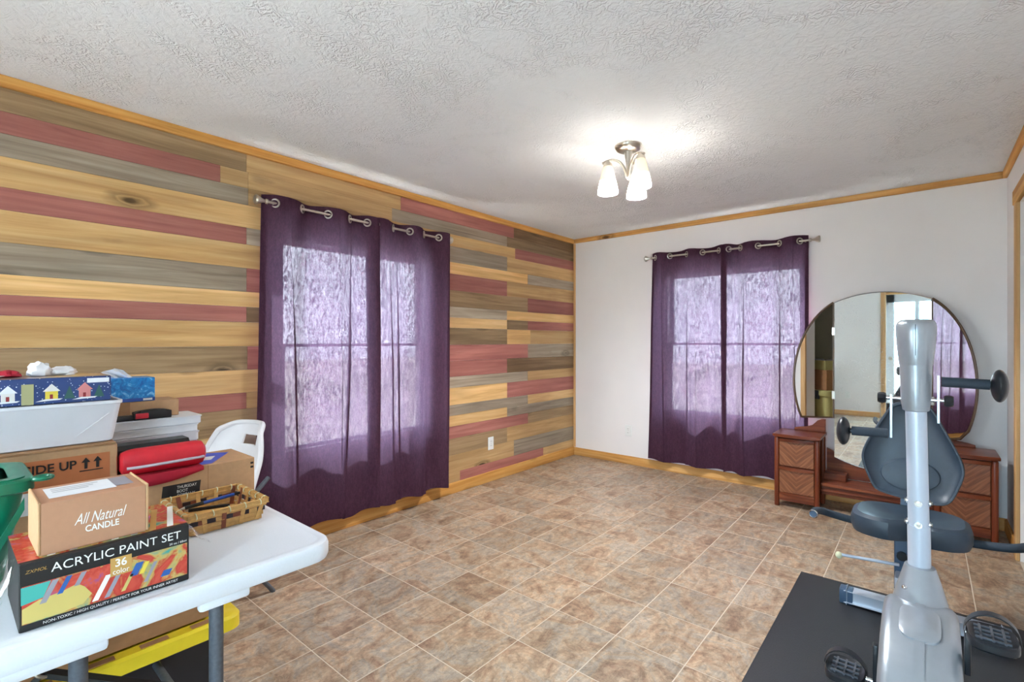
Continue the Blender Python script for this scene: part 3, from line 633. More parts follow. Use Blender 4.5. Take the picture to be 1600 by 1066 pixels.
# ------------------------------------------------------------------ folding chair
def chair():
    th = T('folding_chair', (0, 0, 0), 'white plastic folding chair behind the table', 'chair'); 
    # local frame: faces +x, seat centre at origin
    n = 14; V = []; mb = MB()
    def back(s, t, d):   # s -1..1 across, t 0..1 up
        hw = .215*(1-.30*max(0, t-.45)**1.6*2.2)
        return Vector((-.205-.09*t+.10*s*s+d, s*hw, .56+.29*t - .05*max(0, abs(s)-.62)**1.3*2.2*t))
    for d in (0, .014):
        V.append([[mb.b.verts.new(back(-1+2*i/n, j/10, -d)) for i in range(n+1)] for j in range(11)])
    def hole(i, j): return 6 <= j <= 7 and 5 <= i <= 8
    for j in range(10):
        for i in range(n):
            if hole(i, j): continue
            mb.b.faces.new((V[0][j][i], V[0][j][i+1], V[0][j+1][i+1], V[0][j+1][i])); mb.b.faces.new((V[1][j][i], V[1][j+1][i], V[1][j+1][i+1], V[1][j][i+1]))
    th.p('backrest', mb, 'white_plastic', True)
    ed = [back(-1, j/10, -.007) for j in range(11)]+[back(-1+2*i/n, 1, -.007) for i in range(1, n+1)]+[back(1, j/10, -.007) for j in range(9, -1, -1)]
    th.p('back_rim', MB().tube(ed, .014, 8, smooth=1), 'white_plastic', True)
    hl = [back(-1+2*i/n, 6/10, -.007) for i in range(5, 10)]+[back(-1+2*i/n, 8/10, -.007) for i in range(9, 4, -1)]
    th.p('handle_rim', MB().tube(hl+[hl[0]], .007, 8), 'white_plastic', True)
    th.p('seat', MB().loft([[(p[0], p[1], z) for p in rrect(-.2+o, .2-o, -.21+o, .21-o, .05)] for z, o in ((.425, .015), (.43, 0), (.45, 0), (.455, .012), (.45, .05))]), 'white_plastic', True)
    for s in (-1, 1):
        th.p('leg', MB().tube([(.26, s*.2, .0), (.0, s*.205, .43), (-.215, s*.205, .60)], .0115, 10), 'grey_steel', True)
        th.p('leg', MB().tube([(-.26, s*.185, .0), (.06, s*.19, .43)], .0115, 10), 'grey_steel', True)
    th.p('stretcher', MB().tube([(.2, -.2, .1), (.2, .2, .1)], .008, 8), 'grey_steel', True)
    th.p('stretcher', MB().tube([(-.2, -.187, .08), (-.2, .187, .08)], .008, 8), 'grey_steel', True)
    th.o.location = (.385, 1.13, 0); th.o.rotation_euler[2] = R(-75)
chair()

# ------------------------------------------------------------------ things on the table
X_, Y_, Z_ = Vector((1, 0, 0)), Vector((0, 1, 0)), Vector((0, 0, 1))
def carton(th, x0, x1, y0, y1, z0, z1, mat, name='carton_body', seam=True):
    o = th.p(name, MB().box(x0, x1, y0, y1, z0, z1, bev=.002, seg=1), mat)
    return o
def flat(y0, z0, y1, z1, x): return MB().quad((x, y0, z0), (x, y1, z0), (x, y1, z1), (x, y0, z1))
def poly_x(pts, x):
    mb = MB(); mb.b.faces.new([mb.b.verts.new((x, p[0], p[1])) for p in pts]); return mb
def paint_set():
    x0, x1, y0, y1, z0, z1 = 1.55, 1.765, .405, .682, TZ, TZ+.128
    th = T('paint_set_box', ((x0+x1)/2, (y0+y1)/2, z0), 'shrink-wrapped acrylic paint set box at the table edge', 'paint set')
    b = th.p('box_body', MB().box(x0, x1, y0, y1, z0, z1, bev=.0015, seg=1), 'ink'); f = x1+.0006
    L, Hh = y1-y0, z1-z0
    th.p('front_art', flat(y0+.004, z0+.014, y1-.004, z0+.086, f), 'art_print')
    P = lambda u, v: (y0+u*L, z0+v*Hh)
    th.p('teal_patch', poly_x([P(.01, .40), P(.01, .66), P(.16, .66), P(.12, .44)], f+.0003), 'teal_print')
    th.p('sand_patch', poly_x([P(.015, .12), P(.015, .34), P(.10, .42), P(.22, .45), P(.30, .5), P(.34, .42), P(.38, .28), P(.33, .16), P(.2, .12)], f+.0004), 'sand_print')
    for u, w, v0, v1, m_ in ((.10, .035, .35, .66, 'brush_grey'), (.19, .03, .42, .66, 'brush_blue'), (.28, .03, .47, .66, 'brush_grey'), (.38, .035, .14, .5, 'white_ink'), (.45, .03, .14, .6, 'brush_grey'), (.55, .025, .16, .4, 'sand_print'), (.60, .05, .36, .56, 'brush_blue'), (.66, .03, .36, .54, 'house_yellow'), (.69, .025, .2, .5, 'brush_grey'), (.80, .06, .2, .30, 'brush_blue')):
        sh = (v1-v0)*.22
        th.p('brush_print', poly_x([P(u, v0), P(u+w, v0), P(u+w+sh, v1), P(u+sh, v1)], f+.0006), m_)
    th.p('badge', flat(*P(.485, .45), *P(.615, .745), f+.0008), 'gold_print')
    th.p('lettering', text_mb('ACRYLIC PAINT SET', (f+.0006, P(.16, 0)[0], P(0, .785)[1]), Y_, Z_, width=.78*L, height=.135*Hh), 'white_ink')
    th.p('lettering', text_mb('36', (f+.0012, P(.515, 0)[0], P(0, .59)[1]), Y_, Z_, width=.07*L, height=.13*Hh, bold=.02), 'white_ink')
    th.p('lettering', text_mb('color', (f+.0012, P(.50, 0)[0], P(0, .475)[1]), Y_, Z_, width=.1*L, height=.085*Hh), 'white_ink')
    th.p('lettering', text_mb('ZXMOL', (f+.0006, P(.03, 0)[0], P(0, .85)[1]), Y_, Z_, width=.11*L, shear=.3), 'gold_print')
    th.p('lettering', text_mb('2fl oz / 60ml', (f+.0006, P(.86, 0)[0], P(0, .70)[1]), Y_, Z_, width=.12*L), 'white_ink')
    th.p('lettering', text_mb('NON-TOXIC / HIGH QUALITY / PERFECT FOR YOUR INNER ARTIST', (f+.0006, P(.12, 0)[0], P(0, .03)[1]), Y_, Z_, width=.80*L, height=.05*Hh), 'white_ink')
    zt = z1+.0005
    th.p('top_art', MB().quad((x0, y0, zt), (x1-.012, y0, zt), (x1-.012, y1, zt), (x0, y1, zt)), 'art_print')
    for i in range(7):
        u = y0+.04+i*.033
        th.p('brush_print', MB().quad((x1-.015, u, zt+.0004), (x1-.015, u+.012, zt+.0004), (x1-.17, u+.052, zt+.0004), (x1-.17, u+.040, zt+.0004)), ('white_ink', 'brush_grey', 'gold_print')[i % 3])
    # loose cellophane ends
    rnd = random.Random(3)
    for yy, sg in ((y1, 1), (y0, -1)):
        mb = MB(); ring = []
        for j in range(5):
            row = []
            for i in range(13):
                a = i/12; xx = x0+.03+(x1-x0-.04)*a; zz = z0+.115-.02*j*(.6 if sg > 0 else 1.4)
                row.append(mb.b.verts.new((xx+rnd.uniform(-.004, .004), yy+sg*(.002+.011*j+rnd.uniform(-.005, .006)), max(z0+.003, zz+rnd.uniform(-.008, .008)))))
            ring.append(row)
        for a, b2 in zip(ring, ring[1:]):
            for i in range(12): mb.b.faces.new((a[i], a[i+1], b2[i+1], b2[i]))
        th.p('cellophane', mb, 'wrap')
paint_set()
def candle_box():
    x0, x1, y0, y1, z0, z1 = 1.60, 1.745, .432, .610, TZ+.129, TZ+.231
    th = T('candle_box', ((x0+x1)/2, (y0+y1)/2, z0), 'pinkish kraft candle carton lying on the paint set', 'box')
    th.p('carton_body', MB().box(x0, x1, y0+.005, y1-.005, z0, z1, bev=.001, seg=1), 'kraft_pink')
    for y in (y0, y1-.005): th.p('end_flap', MB().box(x0, x1+.001, y, y+.005, z0+.002, z1+.003, bev=.0015, seg=1), 'cardboard')
    f = x1+.0006; c = (y0+y1)/2
    th.p('lettering', text_mb('All Natural', (f, c-.035, z0+.046), Y_, Z_, width=.085, height=.022, shear=.45), 'white_ink')
    th.p('lettering', text_mb('CANDLE', (f, c-.018, z0+.028), Y_, Z_, width=.055, height=.0135, bold=.02), 'white_ink')
    th.p('shipping_label', MB().quad((x0+.02, y0+.02, z1+.0006), (x1-.03, y0+.02, z1+.0006), (x1-.03, y1-.05, z1+.0006), (x0+.02, y1-.05, z1+.0006)), 'paper_white')
    th.p('label_photo', MB().quad((x0+.02, y1-.05, z1+.0007), (x1-.04, y1-.05, z1+.0007), (x1-.04, y1-.018, z1+.0007), (x0+.02, y1-.018, z1+.0007)), 'brush_grey')
    for i, v in enumerate((.035, .05, .065)): th.p('label_line', MB().quad((x0+v, y0+.03, z1+.0009), (x0+v+.005, y0+.03, z1+.0009), (x0+v+.005, y1-.07-.01*i, z1+.0009), (x0+v, y1-.07-.01*i, z1+.0009)), 'brush_grey')
candle_box()
def green_bin():
    x0, x1, y0, y1 = 1.262, 1.525, .185, .452; z0, z1 = TZ, .978
    th = T('green_bin', ((x0+x1)/2, (y0+y1)/2, z0), 'dark green plastic bin with a swing handle', 'bin')
    def ring(o, z, r=.035): return [(p[0], p[1], z) for p in rrect(x0+o, x1-o, y0+o, y1-o, r)]
    th.p('bin_body', MB().loft([ring(.05, z0), ring(.047, z0+.004), ring(.016, z1-.03), ring(.006, z1-.03), ring(.0, z1-.026), ring(0, z1-.004), ring(.004, z1), ring(.016, z1), ring(.02, z1-.004), ring(.05, z0+.008)], cap=True), 'green_plastic', True)
    th.p('bin_lid', MB().loft([ring(.014, z1-.002), ring(.014, z1+.003), ring(.03, z1+.003), ring(.04, z1-.002)]), 'green_plastic', True)
    th.p('handle', MB().loft([[(x1+.004+dx, y0+.02+(y1-y0-.04)*t_, z1-.05-.16*math.sin(math.pi*t_)+dz) for dx, dz in ((0, -.013), (.006, -.013), (.006, .013), (0, .013))] for t_ in [i/16 for i in range(17)]]), 'green_plastic', True)
    th.p('spout_ring', MB().torus((x1-.02, y1+.012, z1-.004), (0, 0, 1), .016, .005), 'green_plastic', True)
green_bin()
def side_up_box():
    x0, x1, y0, y1, z0, z1 = .985, 1.222, .19, .655, TZ, .985
    th = T('side_up_carton', ((x0+x1)/2, (y0+y1)/2, z0), 'brown carton with orange SIDE UP print under the white tray', 'box')
    th.p('carton_body', MB().box(x0, x1, y0, y1, z0, z1, bev=.003, seg=1), 'cardboard'); f = x1+.0006
    th.p('top_flap', MB().box(x0+.01, x1+.006, y0, y1-.004, z1, z1+.004), 'cardboard_dark')
    th.p('orange_panel', flat(y0+.05, z1-.115, y1-.018, z1-.022, f), 'orange_print')
    th.p('lettering', text_mb('THIS SIDE UP', (f+.0006, y1-.27, z1-.058), Y_, Z_, width=.178, height=.024, bold=.02), 'ink')
    for k in (0, 1):
        yy = y1-.072+.026*k
        th.p('arrow', poly_x([(yy-.0035, z1-.062), (yy+.0035, z1-.062), (yy+.0035, z1-.044), (yy+.010, z1-.044), (yy, z1-.030), (yy-.010, z1-.044), (yy-.0035, z1-.044)], f+.0006), 'ink')
    th.p('arrow_bar', flat(y1-.086, z1-.069, y1-.034, z1-.066, f+.0006), 'ink')
    th.p('shipping_label', flat(y0+.20, z1-.165, y1-.002, z1-.105, f+.0008), 'paper_white')
    for i, (s_, w) in enumerate((('Three Subway Category TV', .105), ("WOMEN'S WEAR", .06), ('Electric and Fitness', .08))): th.p('lettering', text_mb(s_, (f+.0012, y0+.275, z1-.125-.012*i), Y_, Z_, width=w), 'ink')
    for i, w in enumerate((.035, .05, .025)): th.p('lettering', text_mb('10000 401', (f+.0012, y1-.065, z1-.118-.009*i), Y_, Z_, width=w), 'ink')
side_up_box()
def white_tray():
    x0, x1, y0, y1, z0, z1 = .99, 1.215, .21, .672, .990, 1.112
    th = T('white_tray', ((x0+x1)/2, (y0+y1)/2, z0), 'white foam tray with flared creased sides on the SIDE UP carton', 'tray')
    def ring(o, z, r=.02): return [(p[0], p[1], z) for p in rrect(x0+o, x1-o, y0+o, y1-o, r, 4)]
    th.p('tray_body', MB().loft([ring(.024, z0), ring(.02, z0+.003), ring(.004, z1-.012), ring(0, z1-.008), ring(0, z1), ring(.008, z1), ring(.03, z0+.01)]), 'foam_white', True)
    th.p('crease', MB().tube([(x1-.004, y1-.11, z0+.025), (x1+.001, y1-.035, z1-.035)], .0012, 6), 'foam_white', True)
white_tray()
def village_box():
    x0, x1, y0, y1, z0, z1 = 1.01, 1.205, .215, .643, 1.114, 1.186
    th = T('village_gift_box', ((x0+x1)/2, (y0+y1)/2, z0), 'blue gift box printed with snowy village houses', 'box')
    th.p('box_body', MB().box(x0, x1, y0, y1, z0, z1, bev=.002, seg=1), 'night_print'); f = x1+.0006
    th.p('top_print', MB().quad((x0, y0, z1+.0006), (x1-.002, y0, z1+.0006), (x1-.002, y1, z1+.0006), (x0, y1, z1+.0006)), 'sunset_print')
    def house(y, z, w, h, m_, roof):
        th.p('house_wall', poly_x([(y, z), (y+w, z), (y+w, z+h*.55), (y, z+h*.55)], f), m_)
        th.p('house_roof', poly_x([(y-w*.2, z+h*.5), (y+w*1.2, z+h*.5), (y+w*.5, z+h)], f+.0004), roof)
        th.p('house_door', poly_x([(y+w*.35, z), (y+w*.6, z), (y+w*.6, z+h*.3), (y+w*.35, z+h*.3)], f+.0008), 'house_red')
    for y, m_, rf in ((y0+.04, 'house_white', 'paper_white'), (y0+.115, 'house_yellow', 'paper_white'), (y0+.20, 'house_white', 'paper_white'), (y0+.285, 'house_yellow', 'house_white'), (y0+.355, 'house_pink', 'house_pink')): house(y, z0+.014, .026, .042, m_, rf)
    for y in (y0+.085, y0+.165, y0+.25, y0+.335, y0+.40): th.p('tree_print', poly_x([(y-.012, z0+.012), (y+.012, z0+.012), (y, z0+.048)], f+.0002), 'pine_green')
    for y in (y0+.18, y0+.265, y0+.34): th.p('snow_drift', poly_x([(y, z0+.008), (y+.05, z0+.010), (y+.056, z0+.014), (y+.02, z0+.014)], f+.001), 'paper_white')
    th.p('tape_strip', flat(y0+.238, z0+.001, y0+.262, z1-.015, f+.0012), 'tape_clear'); th.p('price_sticker', flat(y1-.055, z1-.018, y1-.005, z1-.005, f+.0012), 'paper_white')
village_box()
def tissue_pile():
    th = T('tissue_paper_heap', (1.09, .47, 1.187), 'crumpled white tissue and red packaging on the village box', 'tissue paper'); rnd = random.Random(5)
    def lump(c, r, rz, seed):
        mb = MB(); mb.ell(c, r, r, rz, 14); q = random.Random(seed)
        for v in mb.b.verts: v.co += Vector((q.uniform(-.2, .2)*r, q.uniform(-.2, .2)*r, q.uniform(-.2, .2)*rz)); v.co.z = max(v.co.z, 1.1875)
        return mb
    th.p('tissue_ball', lump((1.09, .50, 1.20), .026, .026, 1), 'tissue', True); th.p('tissue_ball', lump((1.07, .55, 1.195), .034, .018, 2), 'tissue', True)
    th.p('red_wrapper', lump((1.10, .435, 1.192), .026, .014, 3), 'red_felt', True); th.p('pale_wrapper', lump((1.12, .36, 1.19), .06, .010, 4), 'house_white', True)
tissue_pile()
# stack of white boards and trays at the back
zz = TZ
for i, (h, dx, dy, m_) in enumerate(((.03, 0, 0, 'foam_white'), (.028, .01, -.006, 'paper_white'), (.034, .0, .004, 'white_plastic'), (.03, .008, -.01, 'paper_white'), (.034, .002, .002, 'foam_white'), (.028, .006, -.004, 'paper_white'), (.034, 0, .004, 'foam_white'), (.028, .006, .0, 'paper_white'), (.03, .012, .010, 'white_plastic'))):
    x0, x1, y0, y1 = .842+dx, 1.012+dx*.6, .60+dy, .93+dy
    names = ['bottom', 'second', 'third', 'fourth', 'fifth', 'sixth', 'seventh', 'eighth', 'top']
    o = MB().loft([[(p[0], p[1], z) for p in rrect(x0+q, x1-q, y0+q, y1-q, .012, 3)] for z, q in ((zz, .004), (zz+.004, 0), (zz+h-.006, 0), (zz+h-.002, -.003), (zz+h, -.003))]).build('white_tray', m_, None, True)
    tag(o, 'flat white tray, %s of the stack behind the red case' % {'bottom': 'lowest', 'top': 'topmost'}.get(names[i], names[i]+' from the bottom'), 'tray', 'stacked white trays'); zz += h
ZS = zz
def plain_carton():
    x0, x1, y0, y1, z0, z1 = .835, .955, .60, .885, ZS+.001, 1.076
    th = T('shipping_carton', ((x0+x1)/2, (y0+y1)/2, z0), 'plain tan carton under the blue tissue box', 'box')
    th.p('carton_body', MB().box(x0, x1, y0, y1, z0, z1, bev=.002, seg=1), 'cardboard'); th.p('tape_strip', flat(.70, z0, .74, z1, x1+.0006), 'cardboard_dark')
plain_carton()
def tissue_box():
    x0, x1, y0, y1, z0, z1 = .845, .955, .595, .812, 1.077, 1.160
    th = T('tissue_box', ((x0+x1)/2, (y0+y1)/2, z0), 'bright blue tissue box with one tissue sticking out', 'tissue box')
    th.p('box_body', MB().box(x0, x1, y0, y1, z0, z1, bev=.002, seg=1), 'tissue_print'); th.p('blue_band', flat(y0, z0+.001, y1, z0+.012, x1+.0006), 'pen_blue')
    th.p('brand_mark', flat(y1-.035, z0+.003, y1-.008, z0+.010, x1+.001), 'white_ink')
    mb = MB(); n = 8; A = [[mb.b.verts.new((.90+.012*math.sin(i*1.3+j), .70+.06*i/n-.01*j, z1+.0+.034*j/3*(1-.6*abs(i/n-.65)))) for i in range(n+1)] for j in range(4)]
    for a, b in zip(A, A[1:]):
        for i in range(n): mb.b.faces.new((a[i], a[i+1], b[i+1], b[i]))
    th.p('tissue', mb, 'tissue', True)
tissue_box()
def tape_dispenser():
    th = T('box_cutter', (.99, .70, ZS), 'black utility knife with a red slider on the white trays', 'knife')
    th.p('blade_sleeve', MB().box(.975, .998, .56, .745, ZS+.001, ZS+.019, bev=.004), 'black_plastic', True)
    th.p('grip', MB().loft([[(.972+.03*c, y, ZS+.001+.032*s) for c, s in ((0, .2), (.1, 0), (.9, 0), (1, .2), (1, .8), (.9, h), (.1, h), (0, .8))] for y, h in ((.742, .7), (.76, .95), (.80, 1.05), (.835, .95), (.85, .6))]), 'black_plastic', True)
    th.p('slider', MB().box(1.001, 1.006, .745, .782, ZS+.006, ZS+.024, bev=.002), 'red_case', True)
tape_dispenser()
def boot_box():
    x0, x1, y0, y1, z0, z1 = 1.035, 1.245, .672, 1.035, TZ, .878
    th = T('shoe_carton', ((x0+x1)/2, (y0+y1)/2, z0), 'tan shoe carton behind the wicker basket', 'box')
    th.p('carton_body', MB().box(x0, x1, y0, y1, z0, z1, bev=.002, seg=1), 'cardboard'); f = x1+.0006
    th.p('black_label', poly_x([(y0+.085, z0+.044), (y0+.19, z0+.044), (y0+.195, z0+.094), (y0+.09, z0+.094)], f), 'ink')
    for i, s_ in enumerate(('THURSDAY', 'BOOT', 'COMPANY')): th.p('lettering', text_mb(s_, (f+.0005, y0+.128, z0+.079-.013*i), Y_, Z_, width=(.055, .03, .05)[i], height=.009), 'white_ink')
    th.p('tape_seam', flat(y0+.215, z0, y0+.217, z1, f), 'cardboard_dark')
    for dz in (.022, .036): th.p('corner_mark', flat(y1-.014, z1-dz, y1-.004, z1-dz+.007, f), 'ink')
    th.p('blue_sticker', MB().quad((x0+.02, y1-.09, z1+.0006), (x1-.02, y1-.20, z1+.0006), (x1-.015, y1-.13, z1+.0006), (x0+.06, y1-.03, z1+.0006)), 'blue_foil')
    th.p('sticker_mark', MB().quad((x0+.08, y1-.118, z1+.001), (x0+.13, y1-.15, z1+.001), (x0+.14, y1-.115, z1+.001), (x0+.09, y1-.085, z1+.001)), 'white_ink')
boot_box()
def pencil_case():
    th = T('red_pencil_case', (1.13, .80, .878), 'red zipped pencil case on the shoe carton', 'pencil case')
    def ring(y, s, sh): 
        return [(1.215+sh+.036*s*math.cos(a)*(1 if abs(math.cos(a)) < .99 else 1), y, .9205+.040*s*math.sin(a)) for a in [2*math.pi*i/16 for i in range(16)]]
    th.p('case_body', MB().loft([ring(.660, .55, 0), ring(.665, .8, 0), ring(.68, .95, 0), ring(.70, 1, 0), ring(.80, 1, 0), ring(.86, 1, 0), ring(.877, .9, 0), ring(.885, .6, 0)]), 'red_case', True)
    th.p('zip_band', MB().tube([(1.247, .672, .908), (1.252, .70, .908), (1.252, .80, .909), (1.247, .876, .910)], .0045, 8), 'grey_zip', True)
pencil_case()
tag(MB().loft([[(1.135+.045*c+dx, y, 0.879+.085*s) for c, s in ((-1, .1), (-.8, 0), (.8, 0), (1, .1), (1, .85), (.7, 1), (-.7, 1), (-1, .85))] for y, dx in ((.66, 0), (.67, .0), (.84, 0), (.855, 0))]).build('black_case', 'black_plastic', None, True), 'glossy black case lying behind the red pencil case', 'case')
def felt():
    mb = MB(); n = 24; A = []
    for j in range(6):
        row = []
        for i in range(n+1):
            s = i/n; y = .50+.42*s; drop = .055*math.sin(math.pi*min(1, max(0, (s-.12)/.75)))*(j/5)
            row.append(mb.b.verts.new((1.15+.103*min(1, j/3)+(.0012*j), 0.662+.21*s, .8805-(max(0, j-3)/2)*(.008+.026*math.sin(math.pi*(.30+.65*s))))))
        A.append(row)
    for a, b in zip(A, A[1:]):
        for i in range(n): mb.b.faces.new((a[i], a[i+1], b[i+1], b[i]))
    return mb
o = felt().build('red_cloth', 'red_felt', None, True); tag(o, 'dark red felt cloth hanging over the shoe carton edge', 'cloth')
sol = o.modifiers.new('thickness', 'SOLIDIFY'); sol.thickness = .0012
def basket():
    cx, cy = 1.385, .862; a, b, z0, z1 = .115, .108, TZ, .803
    th = T('wicker_basket', (cx, cy, z0), 'shallow woven wicker basket holding pens', 'basket')
    c4 = [(-1, -1), (1, -1), (1, 1), (-1, 1)]
    def cr(k, s): return Vector((cx+c4[k % 4][0]*a*s, cy+c4[k % 4][1]*b*s, 0))
    th.p('basket_floor', MB().box(cx-a*.86, cx+a*.86, cy-b*.86, cy+b*.86, z0, z0+.004), 'wicker')
    for k in range(4):
        for h, s, m_, th_ in ((.006, .88, 'wicker', .011), (.019, .91, 'wicker', .011), (.033, .945, None, .012), (.047, .975, 'wicker', .010)):
            n = 9; p, q = cr(k, s), cr(k+1, s); p.z = q.z = z0+h
            if m_: th.p('weaver', MB().bar(p, q, .0035, th_), m_)
            else:
                for i in range(n): th.p('weaver', MB().bar(p.lerp(q, i/n), p.lerp(q, (i+1)/n), .0045 if i % 2 else .003, th_), ('wicker_dark', 'wicker_red', 'wicker_dark', 'wicker')[i % 4])
        for i in range(8):
            t_ = (i+.5)/8; p, q = cr(k, .86).lerp(cr(k+1, .86), t_), cr(k, 1.0).lerp(cr(k+1, 1.0), t_); p.z = z0; q.z = z1-.004
            d = Vector((c4[k][0]+c4[(k+1) % 4][0], c4[k][1]+c4[(k+1) % 4][1], 0)).normalized()*.003
            th.p('stake', MB().bar(p+d*(1 if i % 2 else -1), q+d*(1 if i % 2 else -1), .012, .0025, up=d), 'wicker' if i % 3 else 'wicker_red')
        p, q = cr(k, 1.0), cr(k+1, 1.0); p.z = q.z = z1-.007
        th.p('rim', MB().bar(p, q, .008, .013, bev=.002), 'wicker')
        for i in range(5):
            m_ = p.lerp(q, (i+.5)/5); th.p('lashing', MB().torus(m_, q-p+Vector((0, 0, .03)), .0085, .0016, 10, 5), 'pale_tip')
basket()
def pen(loc, d, L, col, label):
    d = Vector(d).normalized(); p = Vector(loc); th = T('pen', loc, label, 'pen', 'pens in the basket')
    th.p('barrel', MB().tube([p+d*L*.38, p+d*L*.9], .0052, 10), col, True); th.p('grip', MB().tube([p+d*L*.08, p+d*L*.38], .0056, 10), 'black_plastic', True)
    th.p('tip', MB().tube([p, p+d*L*.08], [.0015, .005], 10), 'nickel', True); th.p('end_cap', MB().tube([p+d*L*.9, p+d*L], .0045, 10), 'black_plastic', True)
pen((1.36, .775, .785), (.06, .9, .08), .165, 'pen_blue', 'blue pen with a black grip lying across the basket')
pen((1.43, .785, .768), (-.12, .9, .03), .14, 'blue_foil', 'bright blue pen low in the basket near its front')
pen((1.32, .80, .765), (.3, .8, .0), .12, 'black_plastic', 'black pen low in the basket at the back')

# ------------------------------------------------------------------ under the table
def yellow_tote():
    x0, x1, y0, y1, z0, z1 = .955, 1.29, .40, .945, 0, .345
    th = T('storage_tote', ((x0+x1)/2, (y0+y1)/2, 0), 'black storage tote with a yellow lid under the table', 'storage tote')
    def ring(o, z, r=.04): return [(p[0], p[1], z) for p in rrect(x0+o, x1-o, y0+o, y1-o, r)]
    th.p('tote_body', MB().loft([ring(.05, 0), ring(.045, .01), ring(.02, z1)]), 'tote_black', True)
    lid = th.p('lid', MB().loft([ring(-.02, z1-.012), ring(-.026, z1-.008), ring(-.026, z1+.03), ring(-.018, z1+.038), ring(.02, z1+.038), ring(.03, z1+.026), ring(.06, z1+.026)]), 'yellow_lid', True)
    for y in (.47, .60, .73, .86): th.p('lid_slot', MB().box(x1-.012, x1+.012, y-.035, y+.035, z1+.030, z1+.0395), 'cardboard_dark', False, lid)
    for y in (y0+.02, y1-.0): th.p('latch_hole', MB().box(x1-.12, x1-.09, y-.01, y+.004, z1+.03, z1+.0395), 'ink', False, lid)
yellow_tote()
def tote_carton():
    x0, x1, y0, y1, z0, z1 = 1.0, 1.265, .42, .90, .385, .56
    th = T('brown_carton', ((x0+x1)/2, (y0+y1)/2, z0), 'brown carton standing on the yellow tote lid', 'box')
    th.p('carton_body', MB().box(x0, x1, y0, y1, z0, z1, bev=.002, seg=1), 'cardboard_dark'); th.p('end_flap', MB().box(x0+.02, x1-.02, y1+.0005, y1+.008, z0+.01, z1-.005), 'cardboard')
tote_carton()
def flat_cartons():
    for i, (c, sx, sy, rz, z, lb) in enumerate((((1.45, .58), .21, .34, 12, 0, 'larger flattened carton on the floor under the table'), ((1.49, .62), .17, .20, -14, .124, 'smaller folded carton on top of the flattened one'))):
        th = T('flattened_carton', (c[0], c[1], z), lb, 'box')
        h = .09 if i == 0 else .05
        th.p('carton_panel', MB().box(c[0]-sx/2, c[0]+sx/2, c[1]-sy/2, c[1]+sy/2, z, z+h, bev=.002, seg=1), 'cardboard')
        th.p('raised_flap', MB().bar((c[0]-sx/2, c[1]-sy/2+.02, z+h+.002), (c[0]+sx/2, c[1]-sy/2+.02, z+h+.03), .16, .004), 'cardboard_dark')
        th.o.rotation_euler[2] = R(rz)
flat_cartons()

